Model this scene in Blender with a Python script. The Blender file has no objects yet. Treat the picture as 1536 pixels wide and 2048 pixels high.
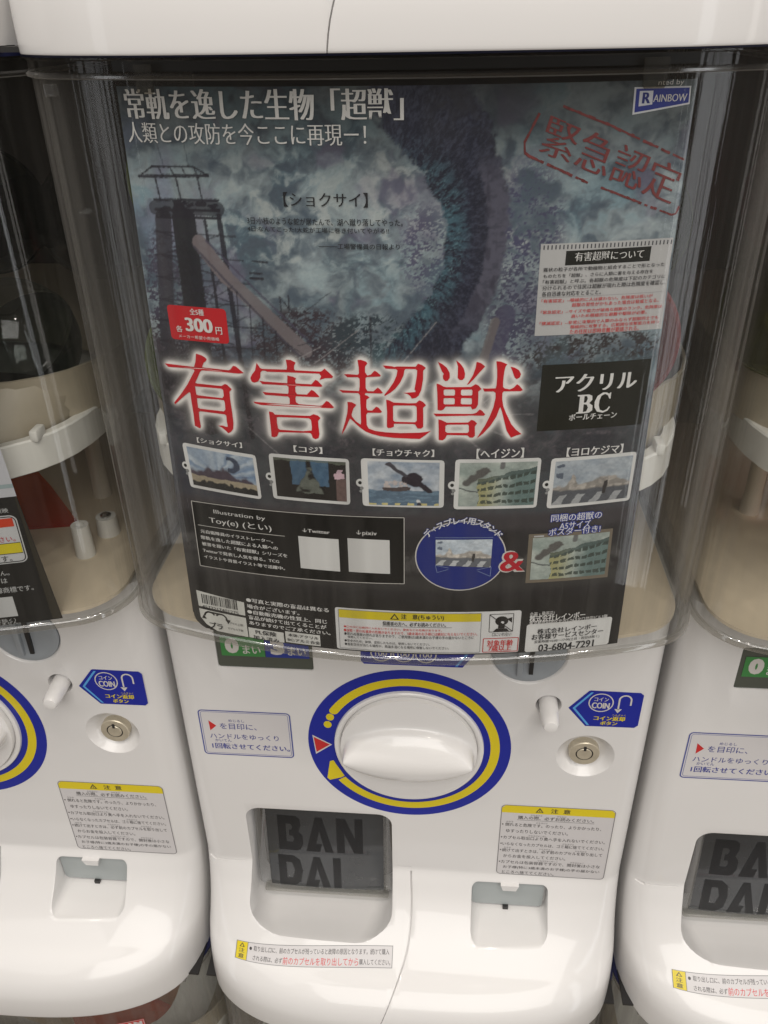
import bpy, bmesh, math, random
import numpy as np
from mathutils import Vector, Matrix, geometry

S = bpy.context.scene
COL = S.collection
rad = math.radians

# ------------------------------------------------------------------ camera
CAMLOC = (0.02047, -0.36886, 0.39446)
YAW, PITCH, ROLL = rad(-5.13769), rad(31.06401), rad(-1.11398)
fwd = Vector((math.sin(YAW)*math.cos(PITCH), math.cos(YAW)*math.cos(PITCH), -math.sin(PITCH)))
right = Vector((math.cos(YAW), -math.sin(YAW), 0.0))
up = right.cross(fwd)
r2 = math.cos(ROLL)*right + math.sin(ROLL)*up
u2 = -math.sin(ROLL)*right + math.cos(ROLL)*up
cd = bpy.data.cameras.new('camera')
cam = bpy.data.objects.new('camera', cd)
COL.objects.link(cam)
M = Matrix((r2, u2, -fwd)).transposed().to_4x4()
M.translation = CAMLOC
cam.matrix_world = M
cd.sensor_fit = 'HORIZONTAL'
cd.sensor_width = 36.0
cd.lens = 1658.71/1536*36.0
cd.clip_start = 0.01
cd.clip_end = 50
S.camera = cam
S.cycles.transparent_max_bounces = 32
S.cycles.max_bounces = 10
S.cycles.use_denoising = True

# ------------------------------------------------------------------ room light
W = bpy.data.worlds.new("World")
S.world = W
W.use_nodes = True
bg = W.node_tree.nodes['Background']
bg.inputs[0].default_value = (0.50, 0.455, 0.41, 1)
bg.inputs[1].default_value = 0.38
S.view_settings.view_transform = 'Standard'
S.view_settings.look = 'None'
S.view_settings.exposure = -0.12
S.view_settings.gamma = 1.0

def area(name, loc, target, size, sizey, energy, col=(1.0, 0.93, 0.85), shape='RECTANGLE'):
    l = bpy.data.lights.new(name, 'AREA')
    l.shape = shape
    l.size = size
    if shape == 'RECTANGLE': l.size_y = sizey
    l.energy = energy
    l.color = col
    o = bpy.data.objects.new(name, l)
    COL.objects.link(o)
    o.location = loc
    o.rotation_euler = (Vector(target)-Vector(loc)).to_track_quat('-Z', 'Y').to_euler()
    return o
area('ceiling_panel_light', (0.4, -2.3, 2.3), (0.0, 0.0, 0.1), 2.4, 1.8, 64, (1.0, .965, .925))
area('ceiling_panel_light', (-1.3, -1.1, 2.3), (0.0, 0.0, 0.1), 1.6, 1.2, 13, (1.0, .965, .925))
area('case_reflection_strip', (1.15, -1.05, 0.25), (0.15, 0, 0.25), 0.13, 2.2, 2.8, (.95, .97, 1.0))  # unseen strips added for vertical reflections on the clear cases
area('case_reflection_strip', (-1.45, -1.0, 0.25), (-0.1, 0, 0.25), 0.16, 2.2, 1.8, (.95, .97, 1.0))
area('case_reflection_strip', (1.85, -0.8, 0.25), (0.15, 0, 0.25), 0.12, 2.2, 2.2, (1.0, .95, .9))
for i in range(6):
    area('ceiling_spot_light', (-1.0+0.42*i, -0.75-0.04*i, 2.2), (0, 0, 0), 0.045, 0.045, 4.0, shape='DISK')

# ------------------------------------------------------------------ helpers
def srgb(r, g, b):
    f = lambda c: (c/255/12.92) if c/255 <= 0.04045 else ((c/255+0.055)/1.055)**2.4
    return (f(r), f(g), f(b))

def tag(o, label=None, cat=None, group=None, kind=None):
    if label: o['label'] = label
    if cat: o['category'] = cat
    if group: o['group'] = group
    if kind: o['kind'] = kind
    return o

def empty(name, loc=(0, 0, 0)):
    o = bpy.data.objects.new(name, None)
    o.empty_display_size = 0.02
    o.location = loc
    COL.objects.link(o)
    return o

def link(name, mesh, mat=None, parent=None, loc=None):
    o = bpy.data.objects.new(name, mesh)
    COL.objects.link(o)
    if mat is not None:
        for m in (mat if isinstance(mat, (list, tuple)) else [mat]):
            mesh.materials.append(m)
    if parent: o.parent = parent
    if loc: o.location = loc
    return o

def from_bm(bm, name, mat, parent=None, smooth=True, angle=35, recalc=True):
    if recalc: bmesh.ops.recalc_face_normals(bm, faces=bm.faces)
    me = bpy.data.meshes.new(name)
    bm.to_mesh(me); bm.free()
    if smooth:
        me.shade_smooth()
        me.set_sharp_from_angle(angle=rad(angle))
    return link(name, me, mat, parent)

def loft(bm, rings, close=True, cap0=False, cap1=False):
    vs = [[bm.verts.new(p) for p in r] for r in rings]
    n = len(rings[0])
    for a, b in zip(vs, vs[1:]):
        for i in range(n if close else n-1):
            j = (i+1) % n
            bm.faces.new((a[i], a[j], b[j], b[i]))
    if cap0: bm.faces.new(vs[0][::-1])
    if cap1: bm.faces.new(vs[-1])
    return vs

def box(bm, x0, x1, y0, y1, z0, z1, bevel=0.0, seg=2):
    r = bmesh.ops.create_cube(bm, size=1.0)
    vs = r['verts']
    for v in vs:
        v.co = Vector((x0+(v.co.x+.5)*(x1-x0), y0+(v.co.y+.5)*(y1-y0), z0+(v.co.z+.5)*(z1-z0)))
    if bevel:
        es = {e for v in vs for e in v.link_edges}
        bmesh.ops.bevel(bm, geom=list(es), offset=bevel, segments=seg, profile=0.5, affect='EDGES')

def rrect(x0, x1, z0, z1, rt, rb=None, n=6):
    """rounded rectangle outline, counter-clockwise from lower right, in (x, z)"""
    rb = rt if rb is None else rb
    pts = []
    for cx, cz, r, a0 in ((x1-rb, z0+rb, rb, -90), (x1-rt, z1-rt, rt, 0), (x0+rt, z1-rt, rt, 90), (x0+rb, z0+rb, rb, 180)):
        for i in range(n+1):
            a = rad(a0+90*i/n)
            pts.append((cx+r*math.cos(a), cz+r*math.sin(a)))
    return pts

def lathe_y(bm, cx, cz, prof, n=48, cap0=True, cap1=True):
    """rings about the y axis through (cx, cz); prof = [(radius, y)]"""
    rings = [[(cx+r*math.cos(2*math.pi*i/n), y, cz+r*math.sin(2*math.pi*i/n)) for i in range(n)] for r, y in prof]
    return loft(bm, rings, True, cap0, cap1)

def lathe_z(bm, cx, cy, prof, n=48, cap0=True, cap1=True):
    rings = [[(cx+r*math.cos(2*math.pi*i/n), cy+r*math.sin(2*math.pi*i/n), z) for i in range(n)] for r, z in prof]
    return loft(bm, rings, True, cap0, cap1)

# ------------------------------------------------------------------ materials
def nodes(name):
    m = bpy.data.materials.new(name)
    m.use_nodes = True
    nt = m.node_tree
    return m, nt, nt.nodes['Principled BSDF']

def plastic(name, col, rough=0.3, coat=0.0, var=0.04, bump=0.0, nscale=60, spec=0.5, metal=0.0, sub=0.0):
    m, nt, p = nodes(name)
    p.inputs['Roughness'].default_value = rough
    p.inputs['Metallic'].default_value = metal
    p.inputs['Specular IOR Level'].default_value = spec
    p.inputs['Coat Weight'].default_value = coat
    p.inputs['Coat Roughness'].default_value = 0.045
    if sub:
        p.inputs['Subsurface Weight'].default_value = sub
        p.inputs['Subsurface Radius'].default_value = (0.004, 0.0035, 0.003)
    tc = nt.nodes.new('ShaderNodeTexCoord')
    n = nt.nodes.new('ShaderNodeTexNoise'); n.inputs['Scale'].default_value = nscale; n.inputs['Detail'].default_value = 5
    nt.links.new(tc.outputs['Object'], n.inputs['Vector'])
    r = nt.nodes.new('ShaderNodeValToRGB')
    r.color_ramp.elements[0].position = 0.3; r.color_ramp.elements[1].position = 0.7
    r.color_ramp.elements[0].color = tuple(c*(1-var) for c in col)+(1,)
    r.color_ramp.elements[1].color = tuple(min(1, c*(1+var)) for c in col)+(1,)
    nt.links.new(n.outputs['Fac'], r.inputs[0])
    nt.links.new(r.outputs[0], p.inputs['Base Color'])
    n2 = nt.nodes.new('ShaderNodeTexNoise'); n2.inputs['Scale'].default_value = 14; n2.inputs['Detail'].default_value = 6
    nt.links.new(tc.outputs['Object'], n2.inputs['Vector'])
    mr = nt.nodes.new('ShaderNodeMapRange'); mr.inputs[3].default_value = rough*0.8; mr.inputs[4].default_value = rough*1.25
    nt.links.new(n2.outputs['Fac'], mr.inputs[0]); nt.links.new(mr.outputs[0], p.inputs['Roughness'])
    if bump:
        b = nt.nodes.new('ShaderNodeBump'); b.inputs['Strength'].default_value = bump; b.inputs['Distance'].default_value = 0.0004
        nt.links.new(n2.outputs['Fac'], b.inputs['Height']); nt.links.new(b.outputs[0], p.inputs['Normal'])
    return m

def glassy(name, tint=(0.96, 0.965, 0.96), base=0.03, edge=0.8, haze=0.0, hazecol=(.5, .48, .45), rough=0.02, streak=0.0):
    """thin clear plastic: mostly transparent, reflecting more at grazing view"""
    m = bpy.data.materials.new(name); m.use_nodes = True
    nt = m.node_tree; nt.nodes.remove(nt.nodes['Principled BSDF'])
    out = nt.nodes['Material Output']
    t = nt.nodes.new('ShaderNodeBsdfTransparent'); t.inputs[0].default_value = tint+(1,)
    g = nt.nodes.new('ShaderNodeBsdfGlossy'); g.inputs['Roughness'].default_value = rough
    lw = nt.nodes.new('ShaderNodeLayerWeight'); lw.inputs[0].default_value = 0.5
    pw = nt.nodes.new('ShaderNodeMath'); pw.operation = 'POWER'; pw.inputs[1].default_value = 4.0
    nt.links.new(lw.outputs['Facing'], pw.inputs[0])
    ma = nt.nodes.new('ShaderNodeMath'); ma.operation = 'MULTIPLY_ADD'; ma.inputs[1].default_value = edge; ma.inputs[2].default_value = base
    ma.use_clamp = True
    nt.links.new(pw.outputs[0], ma.inputs[0])
    mx = nt.nodes.new('ShaderNodeMixShader')
    nt.links.new(ma.outputs[0], mx.inputs[0]); nt.links.new(t.outputs[0], mx.inputs[1]); nt.links.new(g.outputs[0], mx.inputs[2])
    last = mx
    tc = nt.nodes.new('ShaderNodeTexCoord')
    if streak:
        mp = nt.nodes.new('ShaderNodeMapping'); mp.inputs['Scale'].default_value = (150, 150, 2.0)
        nt.links.new(tc.outputs['Object'], mp.inputs[0])
        n = nt.nodes.new('ShaderNodeTexNoise'); n.inputs['Scale'].default_value = 1.0; n.inputs['Detail'].default_value = 3
        nt.links.new(mp.outputs[0], n.inputs['Vector'])
        b = nt.nodes.new('ShaderNodeBump'); b.inputs['Strength'].default_value = streak; b.inputs['Distance'].default_value = 0.001
        nt.links.new(n.outputs['Fac'], b.inputs['Height']); nt.links.new(b.outputs[0], g.inputs['Normal'])
    if haze:
        d = nt.nodes.new('ShaderNodeBsdfDiffuse'); d.inputs[0].default_value = hazecol+(1,)
        tl = nt.nodes.new('ShaderNodeBsdfTranslucent'); tl.inputs[0].default_value = hazecol+(1,)
        m0 = nt.nodes.new('ShaderNodeMixShader'); m0.inputs[0].default_value = 0.4
        nt.links.new(d.outputs[0], m0.inputs[1]); nt.links.new(tl.outputs[0], m0.inputs[2])
        m2 = nt.nodes.new('ShaderNodeMixShader')
        p2 = nt.nodes.new('ShaderNodeMath'); p2.operation = 'POWER'; p2.inputs[1].default_value = 2.2
        nt.links.new(lw.outputs['Facing'], p2.inputs[0])
        mu = nt.nodes.new('ShaderNodeMath'); mu.operation = 'MULTIPLY_ADD'; mu.inputs[1].default_value = haze; mu.inputs[2].default_value = haze*0.02
        nt.links.new(p2.outputs[0], mu.inputs[0])
        if streak:
            mm = nt.nodes.new('ShaderNodeMath'); mm.operation = 'MULTIPLY'
            r = nt.nodes.new('ShaderNodeMapRange'); r.inputs[1].default_value = 0.35; r.inputs[2].default_value = 0.7; r.inputs[3].default_value = 0.10; r.inputs[4].default_value = 1.7
            nt.links.new(n.outputs['Fac'], r.inputs[0])
            nt.links.new(mu.outputs[0], mm.inputs[0]); nt.links.new(r.outputs[0], mm.inputs[1])
            nt.links.new(mm.outputs[0], m2.inputs[0])
        else: nt.links.new(mu.outputs[0], m2.inputs[0])
        nt.links.new(mx.outputs[0], m2.inputs[1]); nt.links.new(m0.outputs[0], m2.inputs[2])
        last = m2
    nt.links.new(last.outputs[0], out.inputs[0])
    return m

def printed(name, rough=0.35, spec=0.4):
    m, nt, p = nodes(name)
    a = nt.nodes.new('ShaderNodeAttribute'); a.attribute_name = 'Col'
    nt.links.new(a.outputs['Color'], p.inputs['Base Color'])
    p.inputs['Roughness'].default_value = rough
    p.inputs['Specular IOR Level'].default_value = spec
    return m

M_WHITE = plastic('white_gloss_plastic', (0.725, 0.712, 0.70), 0.34, coat=0.5, var=0.012, bump=0.04, nscale=8)
M_KNOB = plastic('white_knob_plastic', (0.79, 0.775, 0.76), 0.24, coat=0.35, var=0.01, nscale=10)
M_GREYP = plastic('blue_grey_plastic', (0.30, 0.325, 0.35), 0.35, var=0.05)
M_FLAP = plastic('pale_grey_plastic', (0.36, 0.39, 0.39), 0.4, var=0.03)  # blue-grey, darkened further for the shade inside the coin pocket
M_DARK = plastic('dark_plastic', (0.016, 0.015, 0.015), 0.45, var=0.1)
M_SMOKE = plastic('smoked_plastic', (0.034, 0.038, 0.043), 0.18, coat=0.8, var=0.25, nscale=25)
M_SMOKE_D = plastic('smoked_plastic_raised', (0.008, 0.009, 0.011), 0.35, var=0.15)
M_NAVY = plastic('navy_rubber', (0.010, 0.012, 0.05), 0.5, var=0.1)
M_CREAM = plastic('cream_plastic', (0.66, 0.56, 0.42), 0.45, var=0.05, nscale=12, bump=0.1)
M_RING = plastic('white_ring_plastic', (0.72, 0.70, 0.65), 0.4, var=0.03)
M_HOP = plastic('translucent_hopper_plastic', (0.36, 0.31, 0.23), 0.4, var=0.06)
M_POST = plastic('ivory_plastic', (0.66, 0.60, 0.50), 0.45, var=0.05)
M_METAL = plastic('brushed_brass_nickel', (0.62, 0.56, 0.44), 0.38, metal=0.55, var=0.08, nscale=200)
M_SCREW = plastic('steel', (0.5, 0.5, 0.5), 0.2, metal=1.0)
M_WALL = plastic('interior_wall', (0.045, 0.036, 0.027), 0.6, var=0.15, nscale=6)
M_LCD = plastic('lcd_window', (0.075, 0.085, 0.07), 0.15, coat=0.6, var=0.05)
M_CASE = glassy('clear_case', base=0.022, edge=0.5, haze=0.55, hazecol=(.38, .36, .335), streak=0.22)  # grey haze and streaks paint in refraction and reflections at the corners
M_RIM = glassy('clear_rim', tint=(0.86, 0.86, 0.84), base=0.10, edge=0.6, haze=0.75, hazecol=(.62, .60, .57), rough=0.08)
M_FLANGE = glassy('clear_side_flange', tint=(0.88, 0.89, 0.9), base=0.12, edge=0.7, haze=0.5, rough=0.05)
M_CLIP = glassy('milky_clip', tint=(0.75, 0.72, 0.66), base=0.04, edge=0.3, haze=0.5, hazecol=(.33, .30, .25), rough=0.2)
M_RED = glassy('red_clear_plastic', tint=(0.95, 0.42, 0.26), base=0.03, edge=0.3, haze=0.9, hazecol=(.70, .16, .06), rough=0.1)
M_PRINT = printed('printed_sticker', 0.28)
M_POSTER = printed('printed_poster', 0.42, 0.3)
def capsule_mat(name, tint, hz):
    return glassy(name, tint=tint, base=0.04, edge=0.45, haze=hz, hazecol=tuple(c*0.6 for c in tint), rough=0.06)

TITLE = [
[[[-87.8,272.6],[-85.3,272.1],[-83.6,271.2],[-83.1,270.5],[-83.6,269.7],[-84.8,268.8],[-85.8,266.7],[-73.4,266.5],[-72.6,267.0],[-71.2,268.7],[-70.0,268.5],[-66.7,265.8],[-69.1,265.4],[-85.9,265.4],[-86.9,264.8],[-90.1,259.3],[-89.2,259.0],[-77.8,259.0],[-76.0,260.1],[-75.1,259.9],[-73.1,258.0],[-74.3,256.7],[-74.4,253.1],[-74.2,247.0],[-74.2,242.0],[-74.7,239.2],[-75.7,237.8],[-77.3,236.8],[-78.2,237.8],[-79.9,239.2],[-81.8,240.0],[-79.7,240.3],[-77.9,239.8],[-77.1,240.0],[-77.3,242.3],[-77.2,245.4],[-78.1,245.8],[-89.7,246.0],[-90.4,245.5],[-90.6,242.0],[-90.4,238.6],[-90.9,237.5],[-93.4,238.5],[-93.2,243.6],[-93.3,249.8],[-93.3,254.3],[-93.8,254.5],[-96.4,252.5],[-101.9,247.8],[-102.1,248.7],[-97.9,253.3],[-93.9,258.3],[-91.8,261.5],[-89.7,264.7],[-89.9,265.4],[-92.4,265.6],[-102.3,265.2],[-103.8,266.7],[-101.4,266.6],[-89.6,266.5],[-88.6,268.9]],[[-90.5,257.6],[-78.1,257.8],[-77.2,257.3],[-77.2,254.6],[-78.0,253.4],[-89.2,253.5],[-90.4,253.8]],[[-90.4,252.1],[-80.9,252.6],[-77.4,252.5],[-77.1,251.0],[-77.3,248.1],[-78.1,247.2],[-89.5,247.2],[-90.5,247.7]]],
[
[[-60.5,270.8],[-59.1,268.6],[-58.1,268.3],[-47.6,268.7],[-47.3,269.8],[-47.6,273.0],[-45.6,273.0],[-43.5,272.0],[-44.3,270.6],[-44.4,269.1],[-43.9,268.6],[-33.5,268.6],[-32.7,268.8],[-31.4,270.0],[-28.0,266.7],[-28.4,266.0],[-31.5,265.8],[-33.8,264.9],[-33.0,266.7],[-33.8,267.7],[-44.1,267.6],[-56.1,267.2],[-57.1,267.6],[-58.4,267.5],[-59.2,266.6],[-59.5,264.4],[-60.6,262.6],[-62.3,261.9],[-63.5,262.2],[-64.0,263.8],[-63.0,265.6],[-61.5,267.4]]],
[
[[-47.5,266.1],[-45.1,265.7],[-43.8,265.1],[-44.4,264.0],[-44.1,262.8],[-37.4,262.8],[-35.6,264.9],[-34.6,264.5],[-32.7,262.3],[-33.3,261.9],[-43.9,261.7],[-44.5,261.1],[-44.5,259.0],[-43.9,258.0],[-39.6,258.1],[-37.6,260.3],[-36.5,259.9],[-34.3,257.6],[-34.7,257.2],[-41.7,257.1],[-44.4,257.1],[-44.8,256.1],[-44.6,254.3],[-43.4,253.5],[-34.4,253.3],[-33.2,253.7],[-31.4,255.7],[-30.4,255.3],[-28.2,252.9],[-29.1,252.5],[-44.4,252.2],[-60.3,251.9],[-63.1,252.4],[-63.7,253.2],[-62.0,253.1],[-48.0,253.1],[-47.4,253.5],[-47.3,255.9],[-47.9,256.7],[-58.1,256.7],[-59.1,258.0],[-57.1,257.9],[-47.9,257.9],[-47.6,258.5],[-47.4,261.2],[-48.2,261.7],[-58.8,261.5],[-60.1,262.9],[-57.8,262.7],[-47.8,262.7]]],
[
[[-57.1,249.2],[-55.3,248.9],[-54.5,247.9],[-38.9,248.4],[-37.4,249.3],[-35.5,248.8],[-34.4,247.7],[-35.5,246.3],[-35.5,243.8],[-35.3,240.1],[-35.8,238.2],[-37.3,237.6],[-38.4,238.2],[-38.8,239.9],[-39.4,240.4],[-53.5,239.7],[-53.9,238.7],[-54.4,237.6],[-55.8,237.0],[-57.0,237.3],[-56.9,241.2],[-57.0,245.5]],[[-53.8,246.7],[-52.9,246.9],[-39.6,247.3],[-38.6,246.6],[-38.4,243.3],[-38.6,241.6],[-42.6,241.0],[-52.8,240.9],[-53.6,241.4],[-53.9,244.0]]],
[
[[-17.6,274.2],[-16.2,274.3],[-14.1,273.6],[-13.6,272.8],[-14.6,271.5],[-14.7,269.0],[-13.7,267.6],[-12.3,268.1],[-10.8,269.8],[-9.9,269.4],[-8.2,267.8],[-8.6,267.3],[-14.0,267.0],[-14.5,266.5],[-14.6,262.2],[-13.9,260.8],[-11.4,260.8],[-9.6,262.5],[-8.7,261.8],[-7.5,260.2],[-8.2,259.9],[-14.7,259.9],[-15.1,259.1],[-13.9,258.7],[-13.1,258.0],[-14.4,257.0],[-14.6,253.5],[-14.1,252.2],[-12.2,252.1],[-10.4,254.0],[-9.4,253.5],[-8.0,251.7],[-8.7,251.2],[-14.1,251.1],[-14.7,250.2],[-14.6,245.4],[-13.8,243.8],[-11.0,242.8],[-6.6,242.3],[-0.5,242.1],[7.7,242.4],[10.5,242.8],[12.5,243.3],[10.5,241.6],[8.6,240.1],[7.7,239.5],[3.6,239.6],[-3.3,239.8],[-8.9,240.4],[-12.7,241.4],[-15.2,242.4],[-17.1,243.8],[-19.0,245.5],[-20.1,246.7],[-21.6,248.1],[-22.2,247.1],[-23.9,243.2],[-25.5,240.5],[-25.0,242.8],[-23.7,246.8],[-22.7,250.8],[-22.4,253.7],[-22.5,255.7],[-20.6,255.6],[-18.7,254.5],[-20.1,252.7],[-20.9,250.1],[-20.8,249.1],[-19.2,247.0],[-17.2,245.5],[-17.0,246.8],[-17.0,252.8],[-17.1,258.9],[-17.8,259.8],[-24.4,259.7],[-25.8,261.0],[-23.7,260.8],[-17.4,260.7],[-17.1,262.7],[-17.0,266.1],[-17.7,266.8],[-22.1,266.6],[-23.4,267.9],[-21.8,268.0],[-17.7,267.8],[-17.2,268.4],[-17.2,270.9]]],
[
[[-7.3,272.1],[-6.1,272.1],[-3.4,271.8],[-2.7,271.5],[-1.7,271.8],[6.0,271.8],[6.9,273.1],[8.6,272.5],[10.1,271.3],[9.0,270.1],[9.0,266.6],[8.3,261.8],[7.2,259.2],[6.0,258.2],[4.4,257.9],[3.9,258.9],[2.7,259.9],[0.8,260.4],[2.5,260.5],[5.8,260.8],[6.0,261.3],[5.5,262.0],[6.0,264.9],[6.5,268.3],[6.6,270.2],[5.9,270.8],[1.9,270.8],[1.4,270.2],[1.0,267.9],[-0.4,264.8],[-2.3,262.2],[-4.2,260.5],[-6.8,258.8],[-6.9,259.4],[-5.0,261.9],[-3.0,265.0],[-1.8,267.9],[-1.4,270.1],[-2.1,270.7],[-6.2,270.8]]],
[
[[-6.2,257.2],[-5.0,257.0],[-3.1,256.0],[3.3,255.8],[6.2,255.9],[7.5,257.2],[9.0,256.5],[10.3,255.0],[9.1,253.8],[9.2,249.9],[9.2,245.1],[8.3,244.3],[6.8,244.4],[5.9,246.1],[5.1,246.4],[-3.1,246.4],[-3.1,245.0],[-4.4,244.4],[-5.7,244.3],[-6.1,245.1],[-5.9,251.7]],[[-3.4,254.4],[-2.6,254.7],[5.6,254.8],[6.4,254.2],[6.5,251.6],[6.5,247.9],[5.8,247.2],[-2.7,247.3],[-3.4,247.9]]],
[
[[14.9,273.9],[16.6,273.0],[18.5,271.4],[19.7,269.2],[19.8,267.2],[19.1,265.9],[18.1,265.6],[17.1,266.6],[17.0,268.1],[17.4,268.7],[16.6,269.8]]],
[
[[22.2,274.5],[24.0,273.0],[25.3,271.1],[25.9,268.9],[25.8,267.1],[25.0,266.1],[23.8,266.1],[23.0,267.0],[23.0,269.2],[23.0,271.9]]],
[
[[30.4,273.8],[32.2,273.2],[33.9,271.8],[33.1,270.8],[31.6,269.1],[29.7,266.6],[27.6,264.3],[26.8,264.0],[27.6,265.3],[29.1,268.0],[30.1,271.2]]],
[
[[14.5,264.6],[15.8,264.2],[17.3,263.3],[18.4,263.0],[28.5,263.0],[30.4,264.2],[31.5,263.7],[32.9,262.0],[31.6,261.0],[31.7,258.7],[31.7,255.1],[30.9,253.5],[29.4,253.0],[28.8,254.3],[18.4,254.4],[17.4,253.0],[16.4,252.6],[15.1,252.9],[14.9,259.7]],[[17.8,262.0],[21.7,262.0],[22.1,261.5],[22.1,259.7],[21.7,259.3],[18.0,259.3],[17.5,259.7],[17.4,261.5]],[[24.9,261.9],[28.8,261.9],[29.2,261.4],[29.2,259.6],[28.9,259.3],[25.0,259.3],[24.5,259.8],[24.5,261.5]],[[17.8,258.2],[21.6,258.2],[22.1,257.8],[22.1,255.8],[21.7,255.4],[18.0,255.4],[17.5,255.8],[17.5,257.9]],[[25.0,258.2],[28.7,258.1],[29.1,257.8],[29.2,255.7],[28.8,255.3],[25.1,255.4],[24.6,255.8],[24.6,257.8]]],
[
[[13.4,251.3],[15.0,251.2],[29.5,251.0],[31.2,251.5],[32.5,253.0],[33.5,252.4],[34.9,250.7],[34.3,250.1],[28.4,250.3],[26.7,250.2],[14.5,250.0]]],
[
[[15.5,248.6],[16.8,248.3],[19.1,247.1],[27.9,247.1],[29.2,248.3],[30.5,247.9],[31.7,246.6],[30.8,245.3],[31.0,241.0],[30.2,240.1],[28.9,240.1],[27.8,241.2],[19.2,241.4],[18.5,239.8],[17.5,238.9],[15.8,239.1],[15.7,244.3]],[[18.5,245.6],[19.4,246.2],[28.0,246.2],[28.3,245.5],[28.4,243.0],[27.8,242.3],[19.5,242.4],[18.5,243.0]]],
[
[[38.3,273.9],[40.1,273.7],[42.8,272.5],[42.1,271.4],[41.7,268.9],[41.5,264.8],[41.6,262.8],[42.3,262.1],[44.5,261.6],[46.0,262.3],[47.3,263.8],[48.3,263.1],[49.9,261.1],[49.0,260.7],[42.0,260.8],[41.5,260.1],[41.6,257.3],[42.2,254.2],[43.5,251.1],[46.0,246.0],[48.2,243.3],[50.7,241.2],[48.7,240.7],[46.3,239.7],[45.6,240.8],[44.3,242.9],[43.1,247.1],[41.8,251.8],[41.0,253.9],[40.6,253.0],[39.6,249.6],[37.4,245.6],[34.4,241.9],[31.8,239.7],[33.0,241.9],[35.1,245.7],[36.9,250.0],[38.1,253.7],[38.8,258.0],[38.7,260.2],[37.9,260.9],[34.1,260.9],[33.4,262.3],[34.9,262.2],[38.6,262.2],[38.9,263.4],[39.0,266.9],[38.8,270.4]]],
[
[[44.2,271.4],[45.8,271.0],[47.7,269.8],[48.6,268.1],[48.2,266.7],[47.0,266.0],[46.1,266.7],[45.2,269.1]]]]
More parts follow.
